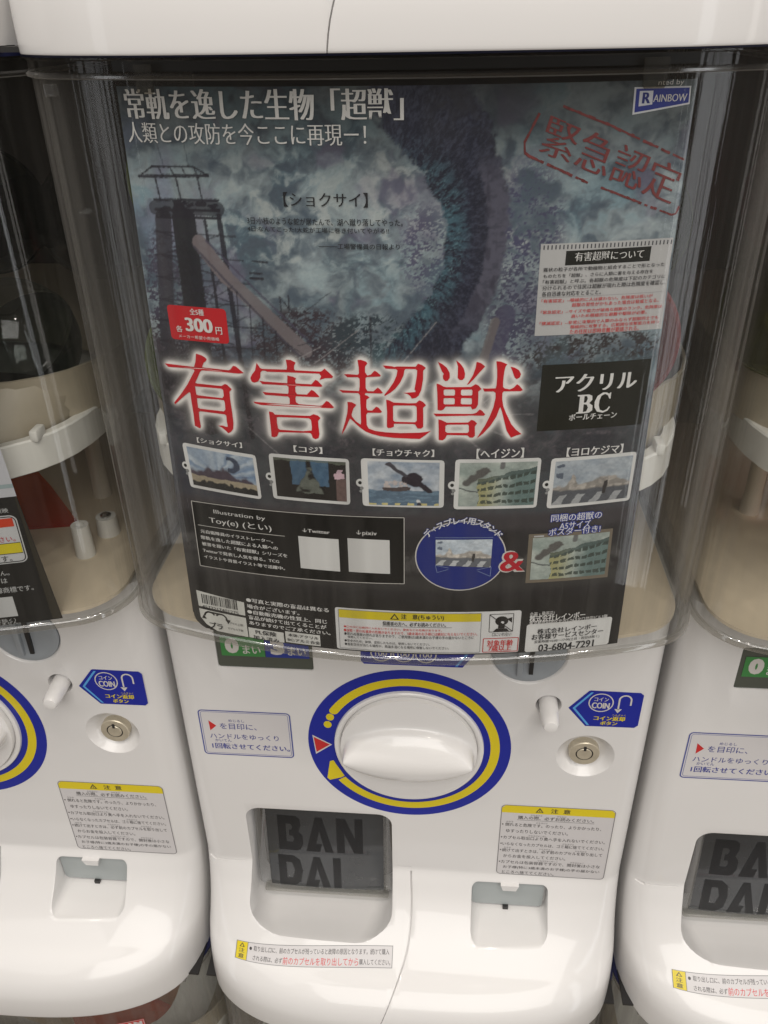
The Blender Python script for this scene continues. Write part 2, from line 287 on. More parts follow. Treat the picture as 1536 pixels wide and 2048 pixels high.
PTEXT = [
('常軌を逸した生物「超獣」', -102.8, 372.3, 1.6, 362.3, 'W', 'M'),
('人類との攻防を今ここに再現ー！', -103.6, 361.3, -11.7, 354.2, 'W', 'm'),
('【ショクサイ】', -43.4, 338.4, -11.7, 333.2, 'K', 'm'),
('3日:小枝のような蛇が居たんで、湖へ蹴り落してやった。', -58.4, 329.2, 1.1, 326.6, 'K', 's'),
('4日:なんてこった!大蛇が工場に巻き付いてやがる!!', -58.6, 325.9, -4.1, 323.9, 'K', 's'),
('―――工場警備員の日報より', -31.0, 320.2, -0.1, 318.1, 'K', 's'),
('全5種', -87.9, 292.1, -81.5, 289.4, 'W', 'b'),
('各', -95.4, 284.3, -92.3, 281.6, 'W', 'b'),
('300', -90.8, 288.1, -78.2, 282.3, 'W', 'B'),
('円', -77.1, 285.1, -74.2, 282.0, 'W', 'b'),
('メーカー希望小売価格', -94.6, 280.5, -75.9, 279.3, 'W', 's'),
('有害超獣について', 65.9, 316.0, 92.8, 312.7, 'W', 'm'),
('霧状の粒子が各所で動植物と結合することで形となった', 54.2, 310.5, 101.9, 309.2, 'K', 's'),
('ものたちを「超獣」、さらに人類に害を与える存在を', 54.4, 308.2, 97.6, 306.7, 'K', 's'),
('「有害超獣」と呼ぶ。各超獣の危険度は下記のカテゴリに', 54.4, 306.0, 103.0, 304.4, 'K', 's'),
('分けられるので住民は超獣が現れた際は危険度を確認し、', 54.4, 303.7, 103.6, 302.0, 'K', 's'),
('各自迅速な対応をとること。', 54.4, 301.5, 77.6, 299.6, 'K', 's'),
('「有害認定」--積極的に人は襲わない。危険度は低いが', 54.5, 298.5, 99.0, 297.2, 'R', 's'),
('超獣の習性がかちあった場合は脅威となる。', 66.6, 296.7, 101.8, 295.1, 'R', 's'),
('「緊急認定」--サイズや能力が破格な超獣のランク。危険度は', 54.6, 294.1, 103.6, 292.7, 'R', 's'),
('高いため積極的な避難や駆除が必要。', 66.8, 292.2, 97.5, 290.7, 'R', 's'),
('「撲滅認定」--非常に攻撃的で人類のみならず超獣同士でも', 54.5, 289.7, 102.8, 288.2, 'R', 's'),
('積極的に攻撃する。広範囲な攻撃能力を持つ', 66.8, 287.7, 103.4, 286.5, 'R', 's'),
('ため住民は即時非難が要請される。', 66.8, 286.1, 95.2, 284.1, 'R', 's'),
('アクリル', 62.9, 267.0, 97.7, 259.5, 'W', 'M'),
('ボールチェーン', 70.2, 249.4, 90.9, 246.5, 'W', 'b'),
('【ショクサイ】', -93.3, 233.0, -71.3, 230.3, 'W', 'b'),
('【コジ】', -47.3, 234.0, -34.4, 230.8, 'W', 'b'),
('【チョウチャク】', -12.4, 234.6, 14.0, 231.1, 'W', 'b'),
('【ヘイジン】', 32.0, 234.9, 52.3, 230.1, 'W', 'b'),
('【ヨロケジマ】', 70.9, 233.8, 96.0, 229.4, 'W', 'b'),
('Illustration by', -90.1, 195.8, -63.9, 193.1, 'W', 't'),
('Toy(e) (とい)', -93.1, 191.0, -61.3, 187.7, 'W', 'm'),
('元自衛隊員のイラストレーター。', -98.7, 183.0, -61.2, 181.8, 'W', 'b'),
('常軌を逸した超獣による人類への', -99.1, 179.3, -59.1, 178.3, 'W', 'b'),
('被害を描いた「有害超獣」シリーズを', -99.0, 175.6, -54.7, 174.7, 'W', 'b'),
('Twitterで発表し人気を得る。TCG', -99.1, 171.7, -59.1, 170.9, 'W', 'b'),
('イラストや背景イラスト等で活躍中。', -99.0, 168.0, -56.5, 167.2, 'W', 'b'),
('↓Twitter', -46.3, 191.5, -33.3, 189.5, 'W', 's'),
('↓pixiv', -21.0, 192.7, -11.5, 189.6, 'W', 's'),
('4573217401275', -104.6, 136.0, -84.1, 135.3, 'K', 's'),
('プラ', -101.9, 126.4, -94.2, 122.4, 'K', 'B'),
('カプセル上部:', -91.5, 128.8, -82.3, 127.4, 'K', 's'),
('カプセル下部:', -91.4, 125.2, -82.5, 123.8, 'K', 's'),
('●写真と実際の商品は異なる', -78.9, 145.7, -36.1, 144.8, 'W', 'b'),
('場合がございます。', -78.9, 142.1, -51.2, 140.7, 'W', 'b'),
('●自動販売機の性質上、同じ', -79.0, 138.2, -37.3, 137.6, 'W', 'b'),
('商品が続けて出てくることが', -78.8, 134.7, -37.8, 134.1, 'W', 'b'),
('ありますのでご了承ください。', -78.7, 131.2, -36.0, 130.6, 'W', 'b'),
('PL保険', -75.9, 126.7, -64.5, 124.3, 'K', 'b'),
('加入済み', -77.5, 122.3, -63.2, 121.2, 'K', 'b'),
('本体:アクリル', -58.2, 127.7, -42.3, 125.8, 'K', 'b'),
('BC:アルミ合金', -58.7, 124.6, -41.6, 122.9, 'K', 'b'),
('同梱の超獣の', 67.0, 200.7, 90.5, 196.8, 'N', 'b'),
('A5サイズ', 71.3, 196.5, 85.7, 192.5, 'N', 'b'),
('ポスター付き!', 66.5, 193.3, 90.7, 189.3, 'N', 'b'),
('注\u3000意(ちゅうい)', -0.7, 145.8, 20.0, 142.3, 'K', 'b'),
('保護者の方へ、必ずお読みください。', -9.8, 140.9, 21.0, 138.4, 'K', 'b'),
('●口の中には絶対に入れないでください。窒息などの危険があります。', -29.0, 136.9, 19.2, 135.5, 'R', 's'),
('●誤飲・思わぬ事故の危険がありますので、3歳未満のお子様には絶対に与えないでください。', -29.1, 134.9, 36.4, 132.9, 'R', 's'),
('●思わぬ事故の恐れがありますので、ご使用後は3歳未満のお子様の手の届かないところに', -29.0, 132.7, 34.9, 130.7, 'K', 's'),
('保管してください。', -27.4, 130.4, -14.9, 129.1, 'K', 's'),
('●安全のため、破損、変形したものは、使用しないでください。', -29.0, 128.2, 13.3, 126.5, 'K', 's'),
('●直射日光が当たる場所や、高温多湿になる場所に保管しないでください。', -29.0, 126.0, 22.8, 124.2, 'K', 's'),
('口にいれない', 43.7, 134.4, 53.1, 132.2, 'K', 's'),
('対象年齢', 41.4, 129.8, 54.3, 125.9, 'R', 'b'),
('7歳以上', 42.2, 126.4, 53.6, 122.8, 'R', 'b'),
('企画・発売元/', 61.4, 146.0, 73.6, 143.1, 'W', 's'),
('株式会社レインボー', 61.4, 144.0, 89.1, 139.9, 'W', 'b'),
('東京都世田谷区北沢2-24-6北口共同ビル3階', 61.5, 140.5, 100.7, 138.1, 'W', 's'),
('株式会社レインボー', 65.9, 135.4, 96.0, 132.2, 'K', 'b'),
('お客様サービスセンター', 63.4, 132.2, 99.7, 128.6, 'K', 'b'),
('営業時間/10:00〜17:00(土日・祝日は除く)', 65.0, 128.2, 98.1, 126.1, 'K', 's'),
('03-6804-7291', 67.2, 125.4, 95.6, 121.0, 'K', 'b'),
('nted by', 89.3, 373.0, 98.6, 371.1, 'W', 't'),
('AINBOW', 88.2, 368.4, 100.5, 366.4, 'W', 'm'),
]
# ------------------------------------------------------------------ body surface
CTRL = [(0, .1175), (0, .06), (0, 0), (0, -.06), (0, -.10), (0, -.112), (0, -.1195), (-.0042, -.1275), (-.0125, -.1395), (-.0275, -.154), (-.045, -.1655),
        (-.058, -.172), (-.0668, -.1785), (-.0715, -.187), (-.0730, -.197), (-.0730, -.2085), (-.0722, -.2100)]
def catmull(P, k):
    P = np.array(P, float); out = []
    for i in range(len(P)-1):
        a = P[max(i-1, 0)]; b = P[i]; c = P[i+1]; d = P[min(i+2, len(P)-1)]
        n = k if i > 5 else 3
        for j in range(n):
            t = j/n
            out.append(.5*((2*b)+(c-a)*t+(2*a-5*b+4*c-d)*t*t+(3*b-a-3*c+d)*t**3))
    out.append(P[-1]); return np.array(out)
PROF = catmull(CTRL, 6)
PROF[:, 0] = np.minimum(PROF[:, 0], 0)
ARC = np.concatenate(([0], np.cumsum(np.hypot(*(np.diff(PROF, axis=0).T)))))
HW = .1475; RC = .015
def gx(x): return (1-min(abs(x)/.1495, 1)**3.2)**.42
def cx_(x):
    d = abs(x)-(HW-RC)
    return RC-math.sqrt(max(RC*RC-d*d, 0)) if d > 0 else 0.0
def surf(x, t):
    y = np.interp(t, ARC, PROF[:, 0]); z = np.interp(t, ARC, PROF[:, 1])
    return np.array((x, y*gx(x)+cx_(x), z))
def surfn(x, t):
    e = .0008
    a = surf(x+e, t)-surf(x-e, t); b = surf(x, t+e)-surf(x, t-e)
    n = np.cross(b, a); n /= np.linalg.norm(n)
    return n if n[1] < 0 or n[2] > 0.3 else -n

def bm_apply(o):
    """bake the modifiers of o into its mesh"""
    bpy.context.view_layer.update()
    dg = bpy.context.evaluated_depsgraph_get()
    me = bpy.data.meshes.new_from_object(o.evaluated_get(dg))
    old = o.data; o.modifiers.clear(); o.data = me
    me.name = old.name; bpy.data.meshes.remove(old)

# ------------------------------------------------------------------ flat print on surfaces
# a Sheet collects printed shapes in (u, w) millimetres, then lays them on a surface
def on_panel(u, w, h): return (u/1000, -h/1000, w/1000)
CASE_R = .40; PY = -.0520
def on_poster(u, w, h):
    s = u/1000/CASE_R; R = CASE_R+h/1000
    return (R*math.sin(s), PY+CASE_R-R*math.cos(s), w/1000)
def on_outer(u, w, h):
    s = u/1000/CASE_R; R = CASE_R+.0037+h/1000
    return (R*math.sin(s), PY+CASE_R-R*math.cos(s), w/1000)
def on_chin(u, w, h):
    x = u/1000; q_ = min(1, max(0, (x+.009)/(-.111))); t = .289+q_*.012-.0088*q_*(1-q_)*.9-w/1000
    p = surf(x, t); n = surfn(x, t)
    return tuple(p+n*h/1000)

CW = (.62, .59, .56); CK = (.016, .014, .014); CR = (.55, .03, .03); CBLUE = (.012, .022, .30); CYEL = (.70, .56, .02); CNAVY = (.02, .03, .22)
_tc = {}
def text_mesh(s, off=0.0, shear=0.0):
    key = (s, off, shear)
    if key in _tc: return _tc[key]
    c = bpy.data.curves.new('t', 'FONT'); c.body = s; c.resolution_u = 3 if len(s) < 16 else 2
    c.offset = off; c.shear = shear; c.fill_mode = 'FRONT'
    o = bpy.data.objects.new('t', c); COL.objects.link(o)
    bpy.context.view_layer.update()
    dg = bpy.context.evaluated_depsgraph_get()
    me = bpy.data.meshes.new_from_object(o.evaluated_get(dg))
    v = np.zeros(len(me.vertices)*3); me.vertices.foreach_get('co', v); v = v.reshape(-1, 3)[:, :2]
    f = [tuple(p.vertices) for p in me.polygons]
    bpy.data.objects.remove(o); bpy.data.curves.remove(c); bpy.data.meshes.remove(me)
    _tc[key] = (v, f)
    return v, f

class Sheet:
    def __init__(s): s.v = []; s.f = []; s.c = []; s.l = 1
    def add(s, pts, faces, col, layer=None):
        b = len(s.v); L = s.l if layer is None else layer
        s.v += [(p[0], p[1], L) for p in pts]; s.c += [col]*len(pts)
        s.f += [tuple(b+i for i in f) for f in faces]
    def poly(s, loops, col, layer=None):
        if not isinstance(loops[0][0], (list, tuple)): loops = [loops]
        L = [[Vector((p[0], p[1], 0)) for p in l] for l in loops]
        flat = [p for l in loops for p in l]
        s.add(flat, [tuple(t) for t in geometry.tessellate_polygon(L)], col, layer)
    def quad(s, a, b, c, d, col, layer=None):
        """corners TL TR BR BL, cut into strips across"""
        n = max(1, int(abs(b[0]-a[0])/5)+1); pts = []; fs = []
        for i in range(n+1):
            t = i/n
            pts += [(a[0]+(b[0]-a[0])*t, a[1]+(b[1]-a[1])*t), (d[0]+(c[0]-d[0])*t, d[1]+(c[1]-d[1])*t)]
            if i: fs.append((2*i-2, 2*i-1, 2*i+1, 2*i))
        s.add(pts, fs, col, layer)
    def rect(s, u0, w1, u1, w0, col, layer=None): s.quad((u0, w1), (u1, w1), (u1, w0), (u0, w0), col, layer)
    def rrect(s, u0, w1, u1, w0, r, col, layer=None, n=5): s.conv(rrect(u0, u1, w0, w1, r, n=n), col, layer)
    def conv(s, pts, col, layer=None):
        """convex outline filled in vertical strips so it can bend"""
        P = list(pts); x0 = min(p[0] for p in P); x1 = max(p[0] for p in P)
        xs = sorted({round(p[0], 4) for p in P} | {x0+(x1-x0)*i/max(1, int((x1-x0)/5)) for i in range(1, max(1, int((x1-x0)/5)))})
        ys = []
        for x in xs:
            hit = []
            for a, b in zip(P, P[1:]+P[:1]):
                if min(a[0], b[0])-1e-3 <= x <= max(a[0], b[0])+1e-3:
                    if abs(a[0]-b[0]) < 1e-6: hit += [a[1], b[1]]
                    else: hit.append(a[1]+(b[1]-a[1])*(x-a[0])/(b[0]-a[0]))
            ys.append((max(hit), min(hit)))
        pts = []; fs = []
        for i, (x, (a, b)) in enumerate(zip(xs, ys)):
            pts += [(x, a), (x, b)]
            if i: fs.append((2*i-2, 2*i-1, 2*i+1, 2*i))
        s.add(pts, fs, col, layer)
    def line(s, pts, wd, col, layer=None, closed=False):
        P = [np.array(p, float) for p in pts]
        if closed: P.append(P[0])
        for a, b in zip(P, P[1:]):
            d = b-a; L = np.hypot(*d)
            if L < 1e-6: continue
            n = np.array((-d[1], d[0]))/L*wd/2; k = max(1, int(L/6)); e = d/L*wd*.0
            for i in range(k):
                p = a+d*i/k-e; q = a+d*(i+1)/k+e
                s.add([p+n, p-n, q-n, q+n], [(0, 1, 2, 3)], col, layer)
    def frame(s, u0, w1, u1, w0, r, wd, col, layer=None, n=5):
        o = rrect(u0, u1, w0, w1, r, n=n); i = rrect(u0+wd, u1-wd, w0+wd, w1-wd, max(r-wd, .05), n=n)
        def dense(P):
            out = []
            for a, b in zip(P, P[1:]+P[:1]):
                k = max(1, int(math.hypot(b[0]-a[0], b[1]-a[1])/5)); k = min(k, 40)
                out.append((a, b, k))
            return out
        pts = []; fs = []; N = 0
        for (a, b, k), (c, d, _) in zip(dense(o), dense(i)):
            for j in range(k):
                t = j/k; t2 = (j+1)/k
                q = [(a[0]+(b[0]-a[0])*t, a[1]+(b[1]-a[1])*t), (a[0]+(b[0]-a[0])*t2, a[1]+(b[1]-a[1])*t2),
                     (c[0]+(d[0]-c[0])*t2, c[1]+(d[1]-c[1])*t2), (c[0]+(d[0]-c[0])*t, c[1]+(d[1]-c[1])*t)]
                pts += q; fs.append((N, N+1, N+2, N+3)); N += 4
        s.add(pts, fs, col, layer)
    def text(s, body, u0, w1, u1, w0, col, style='s', layer=None, para=None, free=False):
        off = {'s': 0, 'b': .003, 'B': .006, 't': 0, 'M': -.010, 'm': -.010, 'x': .075}[style]
        v, f = text_mesh(body, off)
        if not len(v): return
        mn = v.min(0); mx = v.max(0)
        copies = {'M': (0, .022, .044, .066, .086), 'm': (0, .02, .036), 's': (0, .014), 'b': (0, .022, .042), 'B': (0, .022, .045, .066, .085)}.get(style, (0,))
        W_ = mx[0]-mn[0]+copies[-1]
        n = sum(1 if ord(ch) > 255 else .52 for ch in body)
        if not free and para is None:
            hmin = .80*abs(u1-u0)/n*(mx[1]-mn[1])/.93
            if w1-w0 < hmin: c = (w1+w0)/2; w1 = c+hmin/2; w0 = c-hmin/2
        L = s.l if layer is None else layer
        for k, dx in enumerate(copies):
            a = (v[:, 0]-mn[0]+dx)/W_; b = (v[:, 1]-mn[1])/(mx[1]-mn[1])
            if para is None:
                P = np.stack((u0+a*(u1-u0), w0+b*(w1-w0)), 1)
            else:
                TL, TR, BL = map(np.array, para)
                P = BL+np.outer(a, TR-TL)+np.outer(b, TL-BL)
            s.add([tuple(p) for p in P], f, col, L+k*.18)
    def disc(s, cu, cw, a, b, col, layer=None, n=40):
        s.conv([(cu+a*math.cos(2*math.pi*i/n), cw+b*math.sin(2*math.pi*i/n)) for i in range(n)], col, layer)
    def arc(s, cu, cw, r0, r1, a0, a1, col, layer=None, n=64):
        pts = []; fs = []
        for i in range(n+1):
            a = rad(a0+(a1-a0)*i/n)
            pts += [(cu+r1*math.cos(a), cw+r1*math.sin(a)), (cu+r0*math.cos(a), cw+r0*math.sin(a))]
            if i: fs.append((2*i-2, 2*i-1, 2*i+1, 2*i))
        s.add(pts, fs, col, layer)
    def build(s, name, on, parent, mat=None, step=.07, base=.05):
        me = bpy.data.meshes.new(name)
        co = [on(u, w, base+l*step) for u, w, l in s.v]
        me.from_pydata(co, [], s.f)
        at = me.color_attributes.new('Col', 'FLOAT_COLOR', 'POINT')
        c = np.ones((len(co), 4), np.float32); c[:, :3] = np.array(s.c, np.float32)
        at.data.foreach_set('color', c.ravel())
        # all faces look outwards
        return link(name, me, mat or M_PRINT, parent)

# ------------------------------------------------------------------ the machine
def make_machine(label):
    root = empty('capsule_machine')
    tag(root, label, 'capsule machine', 'capsule vending machines in the rack')
    # ---- body shell: rings from top to bottom, then openings cut out of it
    fx = [-(HW)+RC*(1-math.cos(rad(a))) for a in (0, 15, 30, 45, 60, 75, 90)]
    xs = fx+list(np.linspace(-HW+RC, HW-RC, 54))[1:-1]+[-x for x in fx[::-1]]
    rings = []
    for (p, z) in PROF:
        t = 0
        ring = [(x, p*gx(x)+cx_(x), z) for x in xs]
        ring += [(HW, .06, z), (HW, .14, z), (HW, .225, z), (HW-.01, .235, z), (0, .235, z), (-HW+.01, .235, z), (-HW, .225, z), (-HW, .14, z), (-HW, .06, z)]
        rings.append(ring)
    bm = bmesh.new(); loft(bm, rings, True, True, True)
    body = from_bm(bm, 'body', [M_WHITE], root)
    def cut(bm, mat=None):
        bmesh.ops.recalc_face_normals(bm, faces=bm.faces)
        me = bpy.data.meshes.new('cut'); bm.to_mesh(me); bm.free()
        c = bpy.data.objects.new('cut', me); COL.objects.link(c)
        if mat: me.materials.append(mat)
        md = body.modifiers.new('b', 'BOOLEAN'); md.operation = 'DIFFERENCE'; md.solver = 'EXACT'; md.object = c
        bm_apply(body)
        bpy.data.objects.remove(c); bpy.data.meshes.remove(me)
    # capsule tray
    bm = bmesh.new(); R_ = []
    for y, x0, x1, zb, zt, rt, rb in ((-.09, -.1139, -.0100, -.1575, -.0655, .010, .026), (-.034, -.1139, -.0100, -.1585, -.0655, .010, .026), (-.029, -.1137, -.0102, -.1595, -.0655, .010, .024), (-.020, -.1132, -.0106, -.1625, -.0655, .010, .020),
            (-.005, -.1120, -.0112, -.1655, -.0655, .010, .016), (.0, -.1115, -.0115, -.166, -.0652, .010, .014), (.030, -.1090, -.0125, -.168, -.0652, .010, .012)):
        R_.append([(x, y, z) for x, z in rrect(x0, x1, zb, zt, rt, rb, 8)])
    loft(bm, R_, True, True, True); cut(bm)
    # coin return pocket
    bm = bmesh.new(); R_ = []
    for y, x0, x1, zb in ((-.09, .0437, .0975, -.1585), (-.034, .0437, .0975, -.1578), (-.030, .0437, .0972, -.1570), (-.026, .0437, .0970, -.1565), (-.0015, .0443, .0967, -.1552), (.003, .0445, .0965, -.1552)):
        R_.append([(x, y, z) for x, z in rrect(x0, x1, zb, -.1257, .0045, .006, 6)])
    loft(bm, R_, True, True, True); cut(bm)
    # lock bowl, button hole, coin slot dish, display pocket
    bm = bmesh.new(); lathe_y(bm, .109, -.001, [(.0186, -.01), (.0182, -.0004), (.0172, .0006), (.0160, .0022), (.0145, .0042), (.0125, .0062), (.0105, .0075), (.0095, .0080)]); cut(bm)
    bm = bmesh.new(); lathe_y(bm, .0832, .0405, [(.0080, -.01), (.0078, -.0002), (.0073, .0012), (.0073, .03)]); cut(bm)
    bm = bmesh.new(); lathe_y(bm, .069, .0790, [(.0232, -.01), (.0228, -.0001), (.0218, .0012), (.0212, .0025)], 64); cut(bm)
    bm = bmesh.new(); loft(bm, [[(x, y, z) for x, z in rrect(-.1142, -.0564, .0596, .090, .0018)] for y in (-.01, .0016)], True, True, True); cut(bm)
    # seam beside the tray door and its short side joints
    KX = ((.2392, .0015), (.251, .0021), (.2594, .0027), (.2692, .0027), (.2778, .0024), (.2912, .0009), (.2989, -.0012), (.3066, -.0035), (.3142, -.0062), (.3216, -.0088), (.329, -.0118), (.3372, -.015), (.345, -.0180), (.352, -.0203), (.3595, -.0216))
    ts = np.linspace(.2392, .3595, 34); xk = np.interp(ts, [k[0] for k in KX], [k[1] for k in KX]); xk = np.convolve(np.pad(xk, 2, 'edge'), np.ones(5)/5, 'valid')
    path = [surf(x, t) for x, t in zip(xk, ts)]; nrm = [surfn(x, t) for x, t in zip(xk, ts)]
    path.append(np.array((-.0217, -.0735, -.2140))); nrm.append(np.array((0, -1.0, 0)))
    bm = bmesh.new(); rr = []
    for i, p in enumerate(path):
        a = path[max(i-1, 0)]; b = path[min(i+1, len(path)-1)]; d = (b-a)/np.linalg.norm(b-a)
        n = nrm[i]-d*nrm[i].dot(d); n /= np.linalg.norm(n); sd = np.cross(d, n)
        w = .00062 if i < 16 else max(.00030, .00062-.00004*(i-16))
        rr.append([tuple(p+n*.003+sd*w), tuple(p+n*.003-sd*w), tuple(p-n*.003-sd*w), tuple(p-n*.003+sd*w)])
    loft(bm, rr, True, True, True); cut(bm)
    bm = bmesh.new(); box(bm, -.155, -.116, -.02, .0006, -.1218, -.1212); cut(bm)
    bm = bmesh.new(); box(bm, -.150, -.1375, -.02, .0045, -.1232, -.1212); cut(bm)
    bm = bmesh.new(); box(bm, -.0085, .0016, -.02, .0002, -.1190, -.1185); cut(bm)
    md = body.modifiers.new('bev', 'BEVEL'); md.width = .0011; md.segments = 2; md.limit_method = 'ANGLE'; md.angle_limit = rad(52); md.use_clamp_overlap = True
    bm_apply(body)
    body.data.materials.clear(); body.data.materials.append(M_WHITE)
    body.data.shade_smooth(); body.data.set_sharp_from_angle(angle=rad(38))

    # ---- smoked tray door with raised lettering
    bm = bmesh.new(); rr = []
    for i in range(13):
        a = i/12; x = -.1015+.083*a; bow = .0012*(1-(2*a-1)**2)
        rr.append([(x, .0145-bow, -.064), (x, .01024-bow, -.1072), (x, .0060-bow, -.150), (x, .0056-bow, -.1545), (x, .0092, -.1545), (x, .0132, -.1072), (x, .0175, -.064)])
    loft(bm, rr, True, True, True)
    door = from_bm(bm, 'tray_door', M_SMOKE, root)
    for side in (-1, 1):
        bm = bmesh.new(); rr = []
        for i in range(9):
            a = i/8; x = (-.1015-.0070*a) if side < 0 else (-.0185+.0065*a)
            y = -.0045*math.sin(a*math.pi/2)*(1 if side > 0 else .7)
            rr.append([(x, .0140+y, -.064), (x, .0090+y, -.110), (x, .0052+y, -.150+(.0 if a < .6 else .004*(a-.6)/.4)), (x, .0070+y, -.150), (x, .0108+y, -.110), (x, .0155+y, -.064)])
        loft(bm, rr, True, True, True)
        from_bm(bm, 'door_flange', M_FLANGE, door)
    bm = bmesh.new(); box(bm, -.1060, -.0150, .0015, .0085, -.1585, -.1543, .0012)
    from_bm(bm, 'door_lip', M_RIM, door)
    def on_door(u, w, h):
        z = w/1000; y = .0060+(z+.150)*.09884; a = (u/1000+.1015)/.083
        return (u/1000, y-.0012*(1-(2*a-1)**2)-h/1000, z)
    sh = Sheet()
    B = [[(0, 0), (0, 10), (7, 10), (8.4, 9.2), (8.7, 7.4), (7.8, 5.6), (9.2, 4.4), (9.3, 2), (8.2, .4), (6.8, 0)], [(3.0, 2.4), (5.4, 2.4), (6.1, 3.4), (5.4, 4.3), (4.2, 4.3), (4.2, 5.9), (5.0, 5.9), (5.6, 6.8), (5.0, 7.7), (3.0, 7.7)]]
    A_ = [[(0, 0), (4, 10), (6.6, 10), (10.6, 0), (7.4, 0), (5.4, 6.2), (4.0, 2.3), (6.2, 2.3), (5.4, 0)]]
    N_ = [[(0, 0), (0, 10), (3.2, 10), (6.6, 4.2), (6.6, 10), (9.4, 10), (9.4, 0), (6.2, 0), (2.8, 5.8), (2.8, 0)]]
    D_ = [[(0, 0), (0, 10), (6, 10), (8.4, 8.6), (9.2, 5), (8.4, 1.4), (6, 0)], [(3.0, 2.4), (5.2, 2.4), (6.2, 5), (5.2, 7.7), (3.0, 7.7)]]
    I_ = [[(0, 0), (0, 10), (2.9, 10), (2.9, 0)]]
    def glyph(g, u, w, W_, H_, col):
        sx = W_/max(p[0] for p in g[0]); sy = H_/10
        sh.poly([[(u+p[0]*sx, w+p[1]*sy) for p in l] for l in g], col, 1)
    for g, u, W_ in ((B, -93.4, 17.5), (A_, -73.8, 19.5), (N_, -51.6, 18.5)): glyph(g, u, -118.6, W_, 32.6, (.003, .003, .004))
    for g, u, W_ in ((D_, -95.0, 17.5), (A_, -76.0, 18.5), (I_, -55.0, 5.5)): glyph(g, u, -153.6, W_, 29.5, (.012, .012, .014))
    sh.build('door_lettering', on_door, door, M_SMOKE_D)
    bm = bmesh.new(); box(bm, -.110, -.012, .026, .0285, -.166, -.064)  # dark sheet added behind the door, standing in for the cavity's shade
    from_bm(bm, 'cavity_dark_sheet', M_DARK, root)

    # ---- coin return flap
    bm = bmesh.new(); loft(bm, [[(x, y, z) for x, z in rrect(.0448, .0945, -.1522, -.1250, .003)] for y in (-.0012, .0010)], True, True, True)
    fl = from_bm(bm, 'coin_return_flap', M_FLAP, root)
    bm = bmesh.new(); loft(bm, [[(.0640, -.0058, -.1252), (.0765, -.0058, -.1252), (.0748, -.0048, -.1318), (.0658, -.0048, -.1318)], [(.0640, -.0014, -.1252), (.0765, -.0014, -.1252), (.0748, -.0014, -.1318), (.0658, -.0014, -.1318)]], True, True, True)
    from_bm(bm, 'flap_tab', M_WHITE, fl)
    bm = bmesh.new(); box(bm, .0670, .0708, -.0032, -.0008, -.1556, -.1522)
    from_bm(bm, 'drain_hole', M_DARK, root)

    # ---- knob: bezel, printed ring, dial with lens shaped grip
    bm = bmesh.new(); lathe_y(bm, 0, 0, [(.0430, .001), (.0430, -.0008), (.0436, -.0016), (.0446, -.0022), (.0458, -.0022), (.0466, -.0016), (.0469, -.0002), (.0469, .001)], 96, False, False)
    from_bm(bm, 'knob_bezel', M_KNOB, root)
    bm = bmesh.new(); NR, NA = 90, 160; RK = .0425
    def kh(x, z):
        r = math.hypot(x, z)/RK
        q = 1-(abs(x)/.0402)**2
        lens = .0220*math.sqrt(q) if q > 0 else 0
        out = .0042+.0016*(1-min(1, r)**4)
        if lens <= 0: return out
        ridge = .0198-.0030*(x/.04)**2; hb = .0068
        t = abs(z)/lens
        vault = hb+(ridge-hb)*max(0, 1-t*t)**.8
        d = (abs(z)-lens)/.0007
        s = 1/(1+math.exp(max(-30, min(30, d))))
        return vault*s+out*(1-s)
    def kh_old(x, z):
        r = math.hypot(x, z)/RK
        base = .0085*(1-r**2.6)**.8 if r < 1 else 0
        lens = .0172*max(0, 1-(abs(x)/.0400)**2.2)**.62+.0008
        d = abs(z)-lens
        s = 1/(1+math.exp(d/.00115))
        top = .0215*max(0, 1-(abs(x)/.0418)**2.6)**.75*(1-.10*(z/.018)**2)
        scoop = base-.0045*math.exp(-((abs(z)-.027)/.012)**2)*(1-min(1, r)**4)
        return .0035+max(base*.25, scoop)*(1-s)+max(top, base)*s
    rings = []
    for i in range(NR+1):
        r = RK*min(1, i/NR)
        rings.append([(r*math.cos(2*math.pi*j/NA), -kh(r*math.cos(2*math.pi*j/NA), r*math.sin(2*math.pi*j/NA)), r*math.sin(2*math.pi*j/NA)) for j in range(NA)] if i else None)
    c = bm.verts.new((0, -kh(0, 0), 0)); prev = None
    for r in rings[1:]:
        vs = [bm.verts.new(p) for p in r]
        for j in range(NA):
            k = (j+1) % NA
            if prev is None: bm.faces.new((c, vs[j], vs[k]))
            else: bm.faces.new((prev[j], vs[j], vs[k], prev[k]))
        prev = vs
    for rr_, yy in ((RK+.0002, -.0028), (RK+.0002, .002)):
        vs = [bm.verts.new((rr_*math.cos(2*math.pi*j/NA), yy, rr_*math.sin(2*math.pi*j/NA))) for j in range(NA)]
        for j in range(NA): bm.faces.new((prev[j], vs[j], vs[(j+1) % NA], prev[(j+1) % NA]))
        prev = vs
    from_bm(bm, 'knob', M_KNOB, root, angle=60)
    sh = Sheet(); sh.arc(0, 0, 46.8, 63.5, 0, 360, CBLUE, 1, 120)
    sh.arc(0, 0, 50.9, 56.6, 149, -144, CYEL, 2, 110)
    sh.disc(-46.0, 28.0, 2.85, 2.85, CYEL, 2.6, 20)
    for u, w in ((-48.6, 22.6), (-50.4, 16.2)): sh.disc(u, w, 2.5, 2.9, CYEL, 2, 20)
    sh.poly([(-60.6, 6.6), (-59.2, -10.2), (-48.4, -1.2)], CW, 2); sh.poly([(-59.9, 4.9), (-58.7, -8.3), (-49.9, -1.2)], CR, 3)
    sh.poly([(-50.6, -16.2), (-48.2, -15.2), (-46.8, -18.5), (-41.6, -29.0), (-43.6, -30.6), (-51.4, -33.6), (-53.0, -31.5)], CYEL, 2.6)
